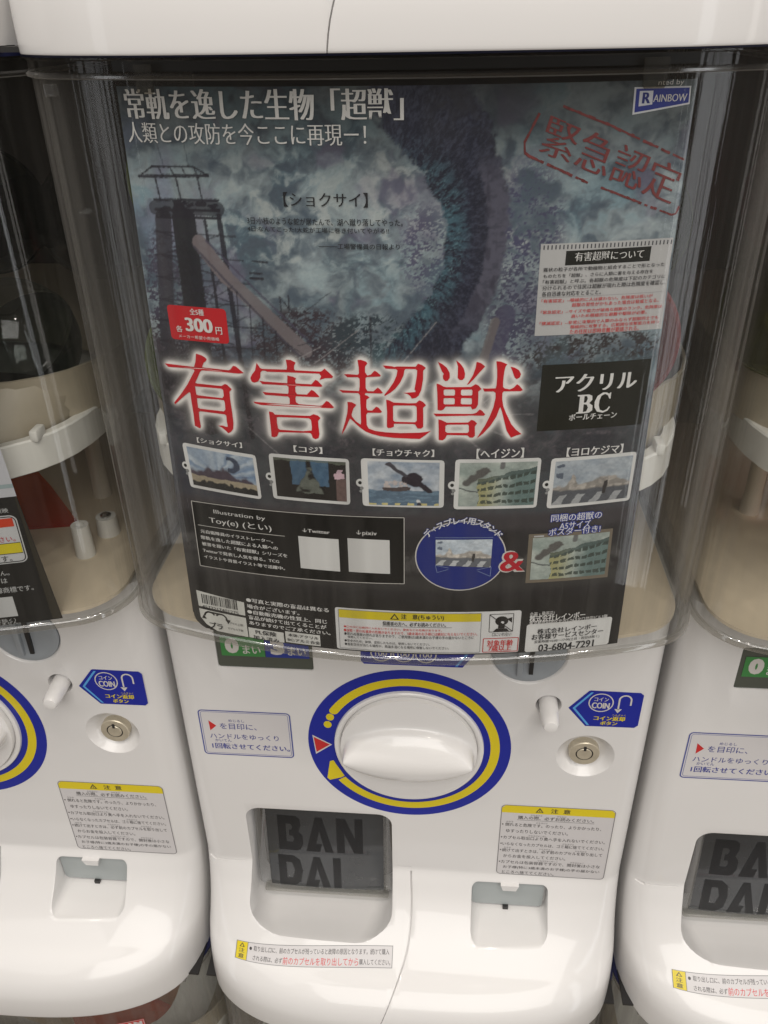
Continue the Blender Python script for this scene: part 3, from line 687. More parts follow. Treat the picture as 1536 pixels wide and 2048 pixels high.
    sh.build('dial_sticker', on_panel, root)

    # ---- lock
    bm = bmesh.new(); lathe_y(bm, .109, -.002, [(.0094, .0090), (.0094, .0034), (.0090, .0028), (.0054, .0028), (.0054, .0034)], 48)
    lk = from_bm(bm, 'lock', M_METAL, root, angle=30)
    bm = bmesh.new(); lathe_y(bm, .109, -.002, [(.0046, .0036), (.0046, .0032), (.0055, .0032), (.0055, .0036)], 36, False, False); box(bm, .1082, .1098, .0024, .0036, .0010, .0044)
    from_bm(bm, 'keyway', M_DARK, lk)
    bm = bmesh.new(); lathe_y(bm, .109, -.002, [(.0046, .0038), (.0046, .0028), (.0043, .0025)], 30)
    from_bm(bm, 'lock_core', M_METAL, lk, angle=30)

    # ---- coin return button, leaning down out of its hole
    bm = bmesh.new(); rr = []
    for k, (y, r) in enumerate(((.02, .0056), (.004, .0056), (-.010, .0053), (-.0150, .0048), (-.0168, .0038), (-.0172, .002))):
        zc = .0405+.06*(y)-.0006
        rr.append([(.0832+r*math.cos(2*math.pi*i/28), y, zc+r*math.sin(2*math.pi*i/28)) for i in range(28)])
    loft(bm, rr, True, True, True)
    from_bm(bm, 'return_button', M_KNOB, root)

    # ---- coin slot dish
    bm = bmesh.new(); lathe_y(bm, .069, .0790, [(.0214, .003), (.0212, .0008), (.0200, .0002), (.0170, .0005), (.0130, .0012), (.0060, .0016)], 56)
    cs = from_bm(bm, 'coin_slot', M_GREYP, root, angle=50)
    bm = bmesh.new(); box(bm, .0628, .0662, -.0012, .003, .0628, .094, .0004)
    from_bm(bm, 'slot_guide', M_GREYP, cs)
    bm = bmesh.new(); box(bm, .0698, .0722, -.0004, .003, .0640, .094)
    from_bm(bm, 'slot_opening', M_DARK, cs)

    # ---- coin display
    bm = bmesh.new(); loft(bm, [[(x, y, z) for x, z in rrect(-.1140, -.0566, .0598, .0898, .0016)] for y in (.0008, .0014)], True, True, True)
    ds = from_bm(bm, 'coin_display', M_LCD, root)
    sh = Sheet(); G = (.06, .24, .07)
    sh.rect(-111.2, 83, -85.0, 68.4, G, 0); sh.rect(-84.6, 83, -58.6, 68.4, (.03, .05, .28), 0)
    sh.text('0', -108.6, 82, -100.2, 70.4, CW, 'x', 1, free=True); sh.text('まい', -98.2, 77, -87.4, 70.4, CW, 'b', 1, free=True)
    sh.text('3', -81.4, 82, -73.0, 70.4, CW, 'x', 1, free=True); sh.text('まい', -71.2, 77, -60.4, 70.4, CW, 'b', 1, free=True)
    sh.build('display_print', lambda u, w, h: (u/1000, .0006-h/1000, w/1000), ds)

    # ---- stickers
    sh = Sheet(); P = .0
    sh.poly([(-28, 86), (-28, 69.2), (-26.2, 67.0), (31.4, 67.0), (44, 86)], CBLUE, 1)
    for u in (-16, -3, 10): sh.arc(u, 75.6, 5.4, 6.3, 0, 360, CW, 2, 30)
    for u in (-16, -3, 10): sh.text('100', u-3.6, 77.6, u+3.6, 73.6, CW, 'b', 2)
    sh.poly([(27.0, 67.8), (28.6, 67.8), (40, 86), (38.4, 86)], (.10, .33, .72), 2)
    sh.build('coin_guide_sticker', on_panel, root)

    sh = Sheet()
    o = (.62, .60, .60)
    sh.rrect(-132.4, 24.2, -73.4, -15.4, 3.0, o, 1); sh.frame(-132.2, 24.0, -73.6, -15.2, 2.8, .75, (.06, .08, .30), 2); sh.frame(-130.7, 22.5, -75.1, -13.7, 1.8, .28, (.10, .12, .36), 2)
    sh.poly([(-126.2, 15.0), (-125.9, 6.2), (-121.6, 10.7)], CR, 2)
    sh.text('を目印に、', -119.3, 13.2, -95.8, 8.0, (.06, .07, .26), 's', 2); sh.text('めじるし', -113.3, 16.6, -103.2, 14.4, (.06, .07, .26), 's', 2)
    sh.text('ハンドルをゆっくり', -126.7, 3.9, -82.4, -.6, (.06, .07, .26), 's', 2)
    sh.text('1回転させてください。', -126.4, -4.6, -75.9, -9.6, (.05, .06, .28), 'b', 2); sh.text('かいてん', -123.8, -.9, -113.2, -3.3, (.06, .07, .26), 's', 2)
    sh.build('instruction_sticker', on_panel, root)

    sh = Sheet()
    sh.poly([(94.9, 39.2), (105.6, 53.2), (106.8, 53.6), (135.2, 53.2), (137.2, 51.4), (137.0, 27.2), (135.0, 25.2), (106.2, 25.0)], CBLUE, 1)
    sh.poly([(97.3, 39.2), (106.9, 52.2), (108.4, 52.2), (98.9, 39.2), (108.4, 26.0), (106.9, 26.0)], (.10, .36, .72), 2)
    sh.arc(113.4, 44.3, 6.6, 7.3, 0, 360, CW, 2, 36)
    sh.text('コイン', 109.2, 48.6, 117.6, 45.4, CW, 'b', 2, free=True); sh.text('COIN', 108.2, 44.4, 118.6, 39.8, CW, 'B', 2, free=True)
    sh.line([(123.8, 39.4), (123.8, 47.2)], 1.0, CW, 2); sh.arc(127.2, 47.2, 2.9, 3.9, 0, 180, CW, 2, 16); sh.line([(130.6, 47.2), (130.6, 43.0)], 1.0, CW, 2)
    sh.poly([(121.6, 39.8), (126.0, 39.8), (123.8, 36.6)], CW, 2)
    sh.text('コイン返却', 110.4, 33.8, 128.8, 30.2, CYEL, 'B', 2, free=True); sh.text('ボタン', 114.6, 29.6, 124.8, 26.6, CYEL, 'B', 2, free=True); sh.text('へんきゃく', 121.0, 35.6, 128.8, 34.3, CYEL, 's', 2, free=True)
    sh.build('coin_return_sticker', on_panel, root)

    sh = Sheet(); T = (.05, .045, .045)
    sh.rrect(60.6, -48.6, 134.0, -119.6, 3.2, (.60, .58, .58), 1); sh.conv([(60.9, -56.0), (133.7, -56.0), (133.7, -51.6), (131.4, -48.9), (63.4, -48.9), (60.9, -51.6)], CYEL, 2)
    sh.frame(60.6, -48.6, 134.0, -119.6, 3.2, .42, (.16, .15, .16), 3)
    sh.poly([(82.8, -54.6), (88.0, -54.6), (85.4, -50.0)], T, 3); sh.poly([(83.9, -54.0), (86.9, -54.0), (85.4, -51.3)], CYEL, 4); sh.rect(85.15, -52.2, 85.65, -53.7, T, 5)
    sh.text('注意', 92.6, -50.6, 105.1, -54.4, T, 'b', 3, free=True) if False else None
    sh.text('注', 92.6, -50.4, 97.4, -54.6, T, 'b', 3, free=True); sh.text('意', 100.6, -50.4, 105.2, -54.6, T, 'b', 3, free=True)
    sh.text('購入の際、必ずお読みください。', 71.9, -58.5, 121.0, -61.9, T, 's', 2, free=True); sh.line([(71.5, -62.7), (121.5, -62.7)], .25, T, 2)
    rows = (('倒れると危険です。のったり、よりかかったり、', 63.9, 126.6, -66.0), ('ゆすったりしないでください。', 64.9, 105.6, -72.3), ('カプセル取出口より奥へ手を入れないでください。', 63.4, 130.4, -79.0), ('いらなくなったカプセルは、ゴミ箱に捨ててください。', 63.2, 130.5, -85.6),
            ('続けて出すときは、必ず前のカプセルを取り出して', 63.4, 130.2, -92.2), ('からお金を投入してください。', 64.4, 106.3, -98.2), ('カプセルは包装容器ですので、開封後は小さな', 63.2, 130.1, -104.6), ('お子様(特に3歳未満のお子様)の手の届かない', 64.9, 130.4, -110.2), ('ところへ捨ててください。', 64.5, 99.9, -115.4))
    for i, (s_, a, b, w) in enumerate(rows):
        sh.text(s_, a, w, b, w-3.4, T, 's', 2, free=True)
        if i in (0, 2, 3, 4, 6): sh.disc(62.3, w-1.6, .5, .6, T, 2, 10)
    for u, w, n in ((64.5, -64.8, 3), (84, -64.8, 5), (80, -78, 8), (103, -84.6, 5), (64.5, -91.2, 3), (88, -91.2, 6), (112, -91.2, 5), (88, -103.5, 9), (110, -103.5, 6), (80, -57.6, 5), (97, -57.6, 4)):
        sh.text('かなるびよこめしい'[:n], u, w+.7, u+n*1.5, w-.7, (.2, .19, .19), 's', 2, free=True)
    sh.build('caution_sticker', on_panel, root)

    # tray warning strip on the sloping front
    sh = Sheet()
    def dense_rect(u0, w1, u1, w0, col, layer, n=22, m=4):
        pts = [(u0+(u1-u0)*i/n, w0+(w1-w0)*j/m) for i in range(n+1) for j in range(m+1)]
        sh.add(pts, [(i*(m+1)+j, (i+1)*(m+1)+j, (i+1)*(m+1)+j+1, i*(m+1)+j+1) for i in range(n) for j in range(m)], col, layer)
    dense_rect(-119.8, -.2, -9.2, -13.9, (.62, .60, .60), 1)
    dense_rect(-119.4, -.6, -111.2, -13.5, CYEL, 2, 3)
    for a in ((-119.8, -.2, -9.2, -.5), (-119.8, -13.6, -9.2, -13.9)): dense_rect(*a, (.14, .14, .15), 3, 22, 1)
    for a in ((-119.8, -.2, -119.4, -13.9), (-111.4, -.2, -111.1, -13.9), (-9.5, -.2, -9.2, -13.9)): dense_rect(*a, (.14, .14, .15), 3.4, 1, 4)
    sh.poly([(-117.4, -4.4), (-113.4, -4.4), (-115.4, -1.2)], T, 3); sh.poly([(-116.5, -4.0), (-114.3, -4.0), (-115.4, -2.1)], CYEL, 4)
    sh.text('注', -117.6, -5.2, -113.4, -8.6, T, 's', 3, free=True); sh.text('意', -117.6, -9.4, -113.4, -12.6, T, 'b', 3, free=True)
    sh.disc(-109.0, -4.4, .95, 1.2, T, 2, 14)
    sh.text('取り出し口に、前のカプセルが残っていると故障の原因となります。続けて購入', -106.8, -2.2, -11.6, -5.9, T, 's', 2, free=True)
    sh.text('される際は、必ず', -106.8, -8.7, -85.6, -12.3, T, 's', 2, free=True)
    sh.text('前のカプセルを取り出してから', -85.2, -7.9, -32.6, -12.8, (.62, .05, .06), 's', 2, free=True)
    sh.text('購入してください。', -32.0, -8.6, -10.6, -12.2, T, 's', 2, free=True)
    sh.build('tray_warning_sticker', on_chin, root)

    # ---- clear case: plan outline
    def plan(off, y1=.225):
        """front arc + rounded corners + sides; off < 0 is inwards"""
        R = CASE_R+.0037+off; cy = PY+CASE_R
        hw = .1482+off; rc = .034+off*.5
        # arc meets corner circle centred (xc, yc)
        xc = hw-rc; yc = cy-math.sqrt((R-rc)**2-xc**2)
        a1 = math.atan2(xc, cy-yc)
        P = [(R*math.sin(a), cy-R*math.cos(a)) for a in np.linspace(-a1, a1, 33)]
        C = [(xc+rc*math.sin(a), yc-rc*math.cos(a)) for a in np.linspace(a1, math.pi/2, 16)][1:]
        right_ = C+[(hw, .04), (hw, .10), (hw, .16), (hw, y1)]
        left_ = [(-x, y) for x, y in right_[::-1]]
        return left_+P+right_
    bm = bmesh.new()
    zs = (.1195, .1240, .18, .25, .32, .3770)
    loft(bm, [[(x, y, z) for x, y in plan(0)] for z in zs], False)
    loft(bm, [[(x, y, z) for x, y in plan(-.0022)] for z in zs], False)
    from_bm(bm, 'clear_case', M_CASE, root, recalc=False, angle=60)
    def band(name, mat, prof):
        bm = bmesh.new(); loft(bm, [[(x, y, z) for x, y in plan(o)] for o, z in prof], False)
        return from_bm(bm, name, mat, root, recalc=False, angle=40)
    band('case_bottom_rim', M_RIM, [(-.0030, .1178), (.0010, .1178), (.0017, .1184), (.0017, .1208), (.0012, .1216), (.0002, .1222)])
    band('case_top_rim', M_RIM, [(.0002, .3752), (.0015, .3757), (.0017, .3766), (.0008, .3774)])
    band('case_top_band', M_CASE, [(.0006, .3774), (.0006, .3812), (.0014, .3816), (.0014, .3822)])
    band('case_gasket', M_NAVY, [(-.006, .3824), (.0022, .3824), (.0022, .3842), (-.006, .3842)])
    # dark strip of the frame behind the band
    bm = bmesh.new(); pl = [p for p in plan(-.0060) if abs(p[0]) < .112]
    loft(bm, [[(x, y, z) for x, y in pl] for z in (.3776, .3812)], False)
    loft(bm, [[(x, y+.002, z) for x, y in pl] for z in (.3776, .3812)], False)
    from_bm(bm, 'frame_strip', M_DARK, root, recalc=False)
    for u0, u1 in ((-96.4, -89.8), (83.6, 91.8)):
        bm = bmesh.new()
        rings_ = [[on_poster(u, w, h) for u, w in ((u0-.4, 380), (u1+.4, 380), (u1, 371.4), (u1-.6, 370.6), (u0+.6, 370.6), (u0, 371.4))] for h in (.35, 1.1)]
        loft(bm, rings_, True, True, True); from_bm(bm, 'poster_clip', M_CLIP, root, smooth=False)
    for sx in (-1, 1):
        bm = bmesh.new(); box(bm, min(sx*.1305, sx*.1345), max(sx*.1305, sx*.1345), -.0330, -.0290, .3695, .3735, .0004)
        from_bm(bm, 'case_catch', M_FLANGE, root)

    # ---- inside: floor, back wall, hopper, posts
    bm = bmesh.new(); n = [(x, y) for x, y in plan(-.0058, .222)]
    loft(bm, [[(x, y, z) for x, y in n] for z in (.1215, .1235)], True, True, True)
    from_bm(bm, 'case_floor', M_CREAM, root)
    bm = bmesh.new(); box(bm, -.147, .147, .226, .234, .1175, .3838)
    from_bm(bm, 'back_wall', M_WALL, root)
    bm = bmesh.new(); box(bm, -.147, .147, -.035, .234, .3842, .3860)
    from_bm(bm, 'case_ceiling', M_DARK, root)
    bm = bmesh.new(); N = 72; cyh = .060
    def sq(i, hwid, y0, y1, ex):
        a = 2*math.pi*i/N; dx, dy = math.cos(a), math.sin(a); cy = (y0+y1)/2; hy = (y1-y0)/2
        k = (abs(dx/hwid)**ex+abs(dy/hy)**ex)**(-1/ex)
        return dx*k, cy+dy*k
    rings = []
    rings.append([sq(i, .116, -.026, .150, 2.6)+(.2080,) for i in range(N)])
    rings.append([sq(i, .129, -.037, .162, 3.2)+(.2165,) for i in range(N)])
    rings.append([sq(i, .1400, -.012, .218, 4)+(.2420,) for i in range(N)])
    rings.append([sq(i, .1415, -.014, .220, 4)+(.2420,) for i in range(N)])
    rings.append([sq(i, .1410, -.013, .219, 4)+(.2160,) for i in range(N)])
    rings.append([sq(i, .1290, -.037, .162, 3.2)+(.2120,) for i in range(N)])
    loft(bm, rings, True)
    hp = from_bm(bm, 'hopper', M_HOP, root)
    bm = bmesh.new()
    loft(bm, [[sq(i, .1290+o, -.0385-o, .164+o, 3.4)+(z,) for i in range(N)] for o, z in ((0, .2176), (.0045, .2180), (.0052, .2172), (.0052, .2010), (.0042, .2002), (-.05, .2002))], True)
    from_bm(bm, 'agitator_ring', M_RING, hp)
    for x in (.1175, -.1175):
        bm = bmesh.new(); box(bm, x-.0022, x+.0022, -.018, -.008, .2165, .2225, .0012)
        from_bm(bm, 'ring_lug', M_RING, hp)
    for x, y, r, z1 in ((.092, .092, .0052, .205), (-.092, .092, .0052, .205)):
        bm = bmesh.new(); lathe_z(bm, x, y, [(r*1.15, .1235), (r, .14), (r*.95, z1)], 24)
        from_bm(bm, 'hopper_post', M_POST, root)
    for x, y, r, h, sc in ((.1085, .022, .0052, .0205, 0), (.1135, .046, .0062, .0120, 1)):
        bm = bmesh.new(); lathe_z(bm, x, y, [(r*1.1, .1235), (r, .1235+h*.7), (r*.96, .1235+h), (r*.5, .1235+h), (r*.45, .1235+h-.004)], 26)
        b_ = from_bm(bm, 'screw_boss', M_RING, root)
        if sc:
            bm = bmesh.new(); lathe_z(bm, x, y, [(.0034, .1235+h), (.0033, .1235+h+.001), (.002, .1235+h+.002)], 18)
            from_bm(bm, 'screw', M_SCREW, b_)
    # red clear chute guard
    bm = bmesh.new()
    loft(bm, [[(-.02, .030, .1236), (.090, .052, .1236), (.078, .052, .150), (.060, .040, .198), (-.02, .030, .198)], [(-.02, .033, .1236), (.090, .056, .1236), (.078, .056, .150), (.060, .044, .198), (-.02, .033, .198)]], True, True, True)
    from_bm(bm, 'chute_guard', M_RED, root, smooth=False)
    return root

def kids(o): return [c for c in bpy.data.objects if c.parent == o]
def copy_tree(o, parent=None):
    c = o.copy(); COL.objects.link(c); c.parent = parent
    for ch in kids(o): copy_tree(ch, c)
    return c

# ------------------------------------------------------------------ painted print (vertex colours on a fine grid)
def vn(x, y, seed):
    """smooth value noise at arrays x, y"""
    xi = np.floor(x).astype(np.int64); yi = np.floor(y).astype(np.int64)
    fx = x-xi; fy = y-yi; fx = fx*fx*(3-2*fx); fy = fy*fy*(3-2*fy)
    def h(a, b):
        n = (a*374761393+b*668265263+seed*1442695041) & 0xffffffff
        n = ((n ^ (n >> 13))*1274126177) & 0xffffffff
        return ((n ^ (n >> 16)) & 0xffff)/65535.0
    return (h(xi, yi)*(1-fx)+h(xi+1, yi)*fx)*(1-fy)+(h(xi, yi+1)*(1-fx)+h(xi+1, yi+1)*fx)*fy
def fbm(x, y, seed, o=4, g=.5):
    s = 0; a = 1; t = 0
    for i in range(o): s = s+a*vn(x*2**i+i*17.3, y*2**i+i*9.1, seed+i); t += a; a *= g
    return s/t
def sstep(a, b, x):
    t = np.clip((x-a)/(b-a), 0, 1); return t*t*(3-2*t)
def mixc(c, col, m):
    return c*(1-m[..., None])+np.array(col)*m[..., None]
def segd(U, V, p, q):
    d = (q[0]-p[0], q[1]-p[1]); L = d[0]**2+d[1]**2+1e-12
    t = np.clip(((U-p[0])*d[0]+(V-p[1])*d[1])/L, 0, 1)
    return np.hypot(U-p[0]-t*d[0], V-p[1]-t*d[1]), t
def inpoly(U, V, P):
    m = np.zeros(U.shape, bool)
    for (x0, y0), (x1, y1) in zip(P, P[1:]+P[:1]):
        if y0 == y1: continue
        c = (y0 > V) != (y1 > V)
        m ^= c & (U < (x1-x0)*(V-y0)/(y1-y0)+x0)
    return m
def blur(A, s):
    k = np.arange(-int(3*s), int(3*s)+1); g = np.exp(-k*k/2/s/s); g /= g.sum()
    A = np.apply_along_axis(lambda r: np.convolve(r, g, 'same'), 0, A)
    return np.apply_along_axis(lambda r: np.convolve(r, g, 'same'), 1, A)

def painted(name, U, V, C, on, parent, mat, h=0.0, keep=None):
    ny, nx = U.shape
    u = U.ravel(); v = V.ravel()
    co = np.array([on(a, b, h) for a, b in zip(u, v)], np.float32)
    i = np.arange(nx*ny).reshape(ny, nx)
    q = np.stack((i[:-1, :-1], i[1:, :-1], i[1:, 1:], i[:-1, 1:]), -1).reshape(-1, 4)
    if keep is not None:
        k = keep[:-1, :-1].ravel(); q = q[k]
    me = bpy.data.meshes.new(name)
    me.vertices.add(len(co)); me.vertices.foreach_set('co', co.ravel())
    me.loops.add(q.size); me.loops.foreach_set('vertex_index', q.ravel().astype(np.int32))
    me.polygons.add(len(q)); me.polygons.foreach_set('loop_start', np.arange(0, q.size, 4, dtype=np.int32))
    me.update(calc_edges=True); me.validate()
    at = me.color_attributes.new('Col', 'FLOAT_COLOR', 'POINT')
    c = np.ones((len(co), 4), np.float32); c[:, :3] = np.clip(C.reshape(-1, 3), 0, 1); at.data.foreach_set('color', c.ravel())
    me.shade_smooth()
    return link(name, me, mat, parent)

def poster_art(U, V):
    wu = (fbm(U/7, V/7, 61, 3)-.5)*7; wv = (fbm(U/7+9, V/7, 62, 3)-.5)*7      # brushed, warped paint
    n1 = fbm((U+wu*1.6)/20, (V+wv*1.6)/17, 3, 6, .55); n2 = fbm((U+wu)/5, (V+wv)/4.2, 11, 5, .58); n3 = fbm(U/1.0+V/4, V/.75-U/5, 23, 4, .65); n4 = fbm((U+wu)/38+5, (V+wv)/30, 31, 4); n5 = vn(U/.55, V/.55, 77)
    a = sstep(.34, .68, n1*.62+n2*.38)
    C = np.array((.070, .098, .132))*(1-a[..., None])+np.array((.300, .355, .375))*a[..., None]
    C = mixc(C, (.09, .22, .28), sstep(.45, .7, n4)*.6*sstep(.35, .7, n2))
    C = mixc(C, (.42, .44, .43), sstep(.46, .70, n2)*.65*sstep(295, 322, V)*sstep(374, 335, V)*sstep(-105, -50, U)*sstep(100, 20, U))
    C = mixc(C, (.20, .24, .34), sstep(.45, .7, fbm((U+wu)/16, (V+wv)/18, 71, 4))*.7*sstep(-60, -95, U))
    C = mixc(C, (.15, .12, .20), sstep(.55, .8, fbm((U+wu)/13, (V+wv)/13, 51, 4))*.5)
    C *= (.90+.28*(n3-.3))[..., None]
    top = sstep(336, 366, V); C *= (1-.66*top)[..., None]
    # foliage speckle
    def speckle(cu, cv, ru, rv, amt, col):
        nonlocal C
        d = ((U-cu)/ru)**2+((V-cv)/rv)**2
        m = sstep(1.3, .2, d)*amt
        s = sstep(.52-.10*m, .60-.05*m, n3*.6+n2*.4)*np.clip(m*1.3, 0, 1)
        C = mixc(C, col, s)
    speckle(-93, 297, 17, 30, 1.1, (.05, .045, .075)); speckle(-95, 266, 24, 24, 1.5, (.04, .03, .045)); speckle(-38, 279, 26, 17, 1.4, (.04, .03, .04))
    speckle(47, 325, 16, 26, .8, (.055, .055, .11)); speckle(45, 290, 14, 26, .8, (.05, .05, .09)); speckle(10, 318, 12, 20, .7, (.06, .055, .11))
    speckle(80, 275, 34, 12, 1.1, (.035, .028, .03)); speckle(-10, 283, 22, 12, 1.0, (.03, .045, .06))
    # dark sweep of paint
    sp = [(2, 372), (8, 366), (14.1, 361), (20.5, 352.4), (26.2, 339), (28.6, 325), (27.3, 310.3), (21.2, 295), (9.7, 278.8), (-4, 262)]
    wd = [13, 15, 15, 14, 12.6, 11.6, 11, 11.5, 12, 11]
    best = np.full(U.shape, 99.); side = np.zeros(U.shape)
    for (p, q, a_, b_) in zip(sp, sp[1:], wd, wd[1:]):
        d, t = segd(U, V, p, q); w = a_+(b_-a_)*t; r = d/w
        cr = (q[0]-p[0])*(V-p[1])-(q[1]-p[1])*(U-p[0])
        sel = r < best; best = np.where(sel, r, best); side = np.where(sel, np.sign(cr)*r, side)
    edge = best+(n2-.5)*.35+(n3-.5)*.18
    m = sstep(1.06, .92, edge)
    ang = np.arctan2(V-322, U+10); st = fbm(ang*34, side*5, 81, 4, .6); s2 = fbm(ang*90, side*16, 83, 3, .6)
    body_ = mixc(np.broadcast_to(np.array((.013, .015, .030)), C.shape), (.042, .046, .078), sstep(.35, .75, st*.5+s2*.5))
    inner = sstep(-.05+.5*(st-.5), -.75, side)*sstep(362, 335, V)   # the left, teal flank
    body_ = mixc(body_, (.045, .125, .165), inner*.75*sstep(.38, .62, st*.4+s2*.2+n2*.4))
    body_ = mixc(body_, (.10, .19, .22), inner*.6*sstep(.58, .7, s2*.6+n3*.4))
    outer = sstep(.30, .42, side+.12*(st-.5))*sstep(354, 340, V)*sstep(280, 300, V)
    body_ = mixc(body_, (.082, .080, .118), outer*.9*(.6+.4*sstep(.3, .6, st)))
    body_ = mixc(body_, (.035, .033, .055), sstep(.56, .68, fbm(U/3.2, V/8, 93, 3))*outer*.8)
    C = C*(1-m[..., None])+body_*m[..., None]
    halo = sstep(1.7, 1.0, best)*(1-m); C = mixc(C, (.06, .16, .19), halo*.30*(side < 0)*sstep(345, 320, V)*sstep(.35, .65, n2))
    C = mixc(C, (.03, .03, .04), sstep(350, 371, V)*sstep(6, 16, U)*sstep(58, 36, U)*.7*sstep(.3, .6, n2))
    # pit-head tower and conveyor, plain lattice
    def stroke(p, q, w, col, op=.92):
        nonlocal C
        x0, x1 = min(p[0], q[0])-w-1, max(p[0], q[0])+w+1; y0, y1 = min(p[1], q[1])-w-1, max(p[1], q[1])+w+1
        sel = (U > x0) & (U < x1) & (V > y0) & (V < y1)
        if not sel.any(): return
        d, t = segd(U[sel], V[sel], p, q)
        k = sstep(w/2+.28, w/2-.12, d+(n5[sel]-.5)*.35)*op
        C[sel] = C[sel]*(1-k[:, None])+np.array(col)*k[:, None]
    D = (.018, .016, .026)
    stroke((-94, 327), (-104, 250), 7, (.035, .032, .045), .92); stroke((-85, 327), (-86, 240), 10, (.012, .012, .016), .95); stroke((-70, 329), (-66, 236), 2.0, D); stroke((-76, 327), (-74, 240), 1.2, D)
    stroke((-101.9, 342.3), (-72.6, 343.4), 1.1, D); stroke((-97, 331), (-70, 331.6), 5.2, (.02, .018, .028), .75); stroke((-95.6, 346), (-78.4, 346.4), .6, D); stroke((-101.9, 342.3), (-95.6, 346), .5, D); stroke((-72.6, 343.4), (-78.4, 346.4), .5, D)
    for u in (-93, -88, -83, -78): stroke((u, 346.2), (u+1.5, 342.7), .4, D)
    for u in (-95, -86, -77): stroke((u, 342.6), (u+1, 334), .6, D)
    stroke((-90.5, 346.3), (-92.5, 356), .3, D, .5); stroke((-80, 346.3), (-81, 356), .3, D, .5)
    for w_ in (334, 330.4, 327.6): stroke((-96.8, w_), (-69.6, w_+.6), 1.0, D)
    random.seed(4)
    for k in range(26): 
        u = random.uniform(-95, -71); w_ = random.uniform(328, 333.5); stroke((u, w_), (u+random.uniform(1, 3), w_+random.uniform(-.6, .6)), random.uniform(.8, 1.9), D)
    for k in range(9):
        w_ = 322-9*k
        stroke((-96-1.2*k, w_), (-70, w_-8), .55, D, .7); stroke((-70, w_), (-97-1.2*k, w_-9), .45, D, .6); stroke((-99-1.1*k, w_), (-64+2*k, w_-.5), .55, D, .7)
    stroke((-79.5, 318.5), (-70, 306), 6.2, (.16, .13, .14), .9); stroke((-71, 307), (-39, 277), 5.6, (.15, .125, .135), .9); stroke((-82.2, 317), (-42, 275), .8, (.05, .045, .07), .8); stroke((-76.5, 319.5), (-36, 280), .6, (.06, .05, .09), .8)
    for k in range(6): stroke((-66+k*5, 300-5*k), (-68+k*5.5, 262), .5, D, .75)
    for k in range(20):
        u = random.uniform(-95, -30); w_ = random.uniform(256, 300); a_ = random.uniform(-1, 1); stroke((u, w_), (u+random.uniform(4, 14), w_+a_*9), .35, D, .6)
    stroke((-59.5, 308), (-55, 307.8), .7, D); stroke((-59.5, 305.8), (-54.5, 305.7), .9, D); stroke((-58, 312.5), (-52, 312.2), .5, D)
    stroke((-48, 299), (-48, 293), .4, D); stroke((-44.5, 299.5), (-44.5, 293.5), .4, D); stroke((-48, 299), (-44.5, 294), .35, D)
    stroke((-12, 292), (-12, 268), .5, D, .8); stroke((-15, 286), (-9, 286), .4, D, .8)
    # leaning slab at the right
    stroke((41, 293), (33, 262), 7.5, (.055, .05, .095), .85); stroke((37, 290), (32, 270), 3.5, (.13, .11, .11), .8)
    # ground darkness
    g = sstep(280, 252, V+(n2-.5)*26-10*sstep(-40, -90, U))
    C = mixc(C, (.022, .019, .022), g*.86)
    C = mixc(C, (.16, .14, .15), sstep(.60, .68, n3)*sstep(.5, .65, n2)*g*.8*sstep(226, 240, V))
    C = mixc(C, (.055, .045, .055), sstep(.5, .6, n3)*g*.5)
    C = mixc(C, (.10, .085, .10), g*sstep(.55, .75, n2)*.5*sstep(215, 245, V))
    C = mixc(C, (.07, .11, .13), sstep(.5, .7, fbm(U/9, V/9, 91, 3))*.5*sstep(52, 62, U)*sstep(236, 245, V)*sstep(300, 280, V))
    # pavement band and road at the bottom
    b = sstep(203, 199, V); C = mixc(C, (.018, .015, .015), b*.8)
    C = mixc(C, (.065, .055, .062), sstep(190, 196, V+(n2-.5)*3)*sstep(204, 200, V)*.5)
    C = mixc(C, (.085, .08, .078), sstep(168, 172, V)*sstep(183, 178, V)*sstep(.35, .6, n2)*.6)
    C = mixc(C, (.05, .048, .045), sstep(157, 163, V)*sstep(170, 166, V)*.5)
    C = mixc(C, (.012, .011, .010), sstep(160, 150, V+(n2-.5)*8)*.75)
    # wire network under the title
    for k in range(16):
        u = random.uniform(-70, 40); w_ = random.uniform(240, 275); a_ = random.choice((-1, 1)); stroke((u, w_), (u+random.uniform(8, 22), w_+a_*random.uniform(8, 20)), .25, (.30, .28, .29), .5)
    for k in range(6): stroke((-60+k*17, 266-k*3), (-30+k*17, 265-k*3), .25, (.28, .27, .28), .4)
    return C

def title_glow(U, V, C):
    m = np.zeros(U.shape)
    for g in TITLE:
        k = inpoly(U, V, [tuple(p) for p in g[0]])
        for h in g[1:]: k &= ~inpoly(U, V, [tuple(p) for p in h])
        m = np.maximum(m, k)
    b = np.clip(blur(m, 2.8)*4.2, 0, 1)*.9+np.clip(blur(m, 5.5)*2.6, 0, 1)*.45
    b = np.clip(b*(.93+.14*fbm(U/3, V/3, 5, 3)), 0, 1)
    return mixc(C, (.86, .82, .79), b)

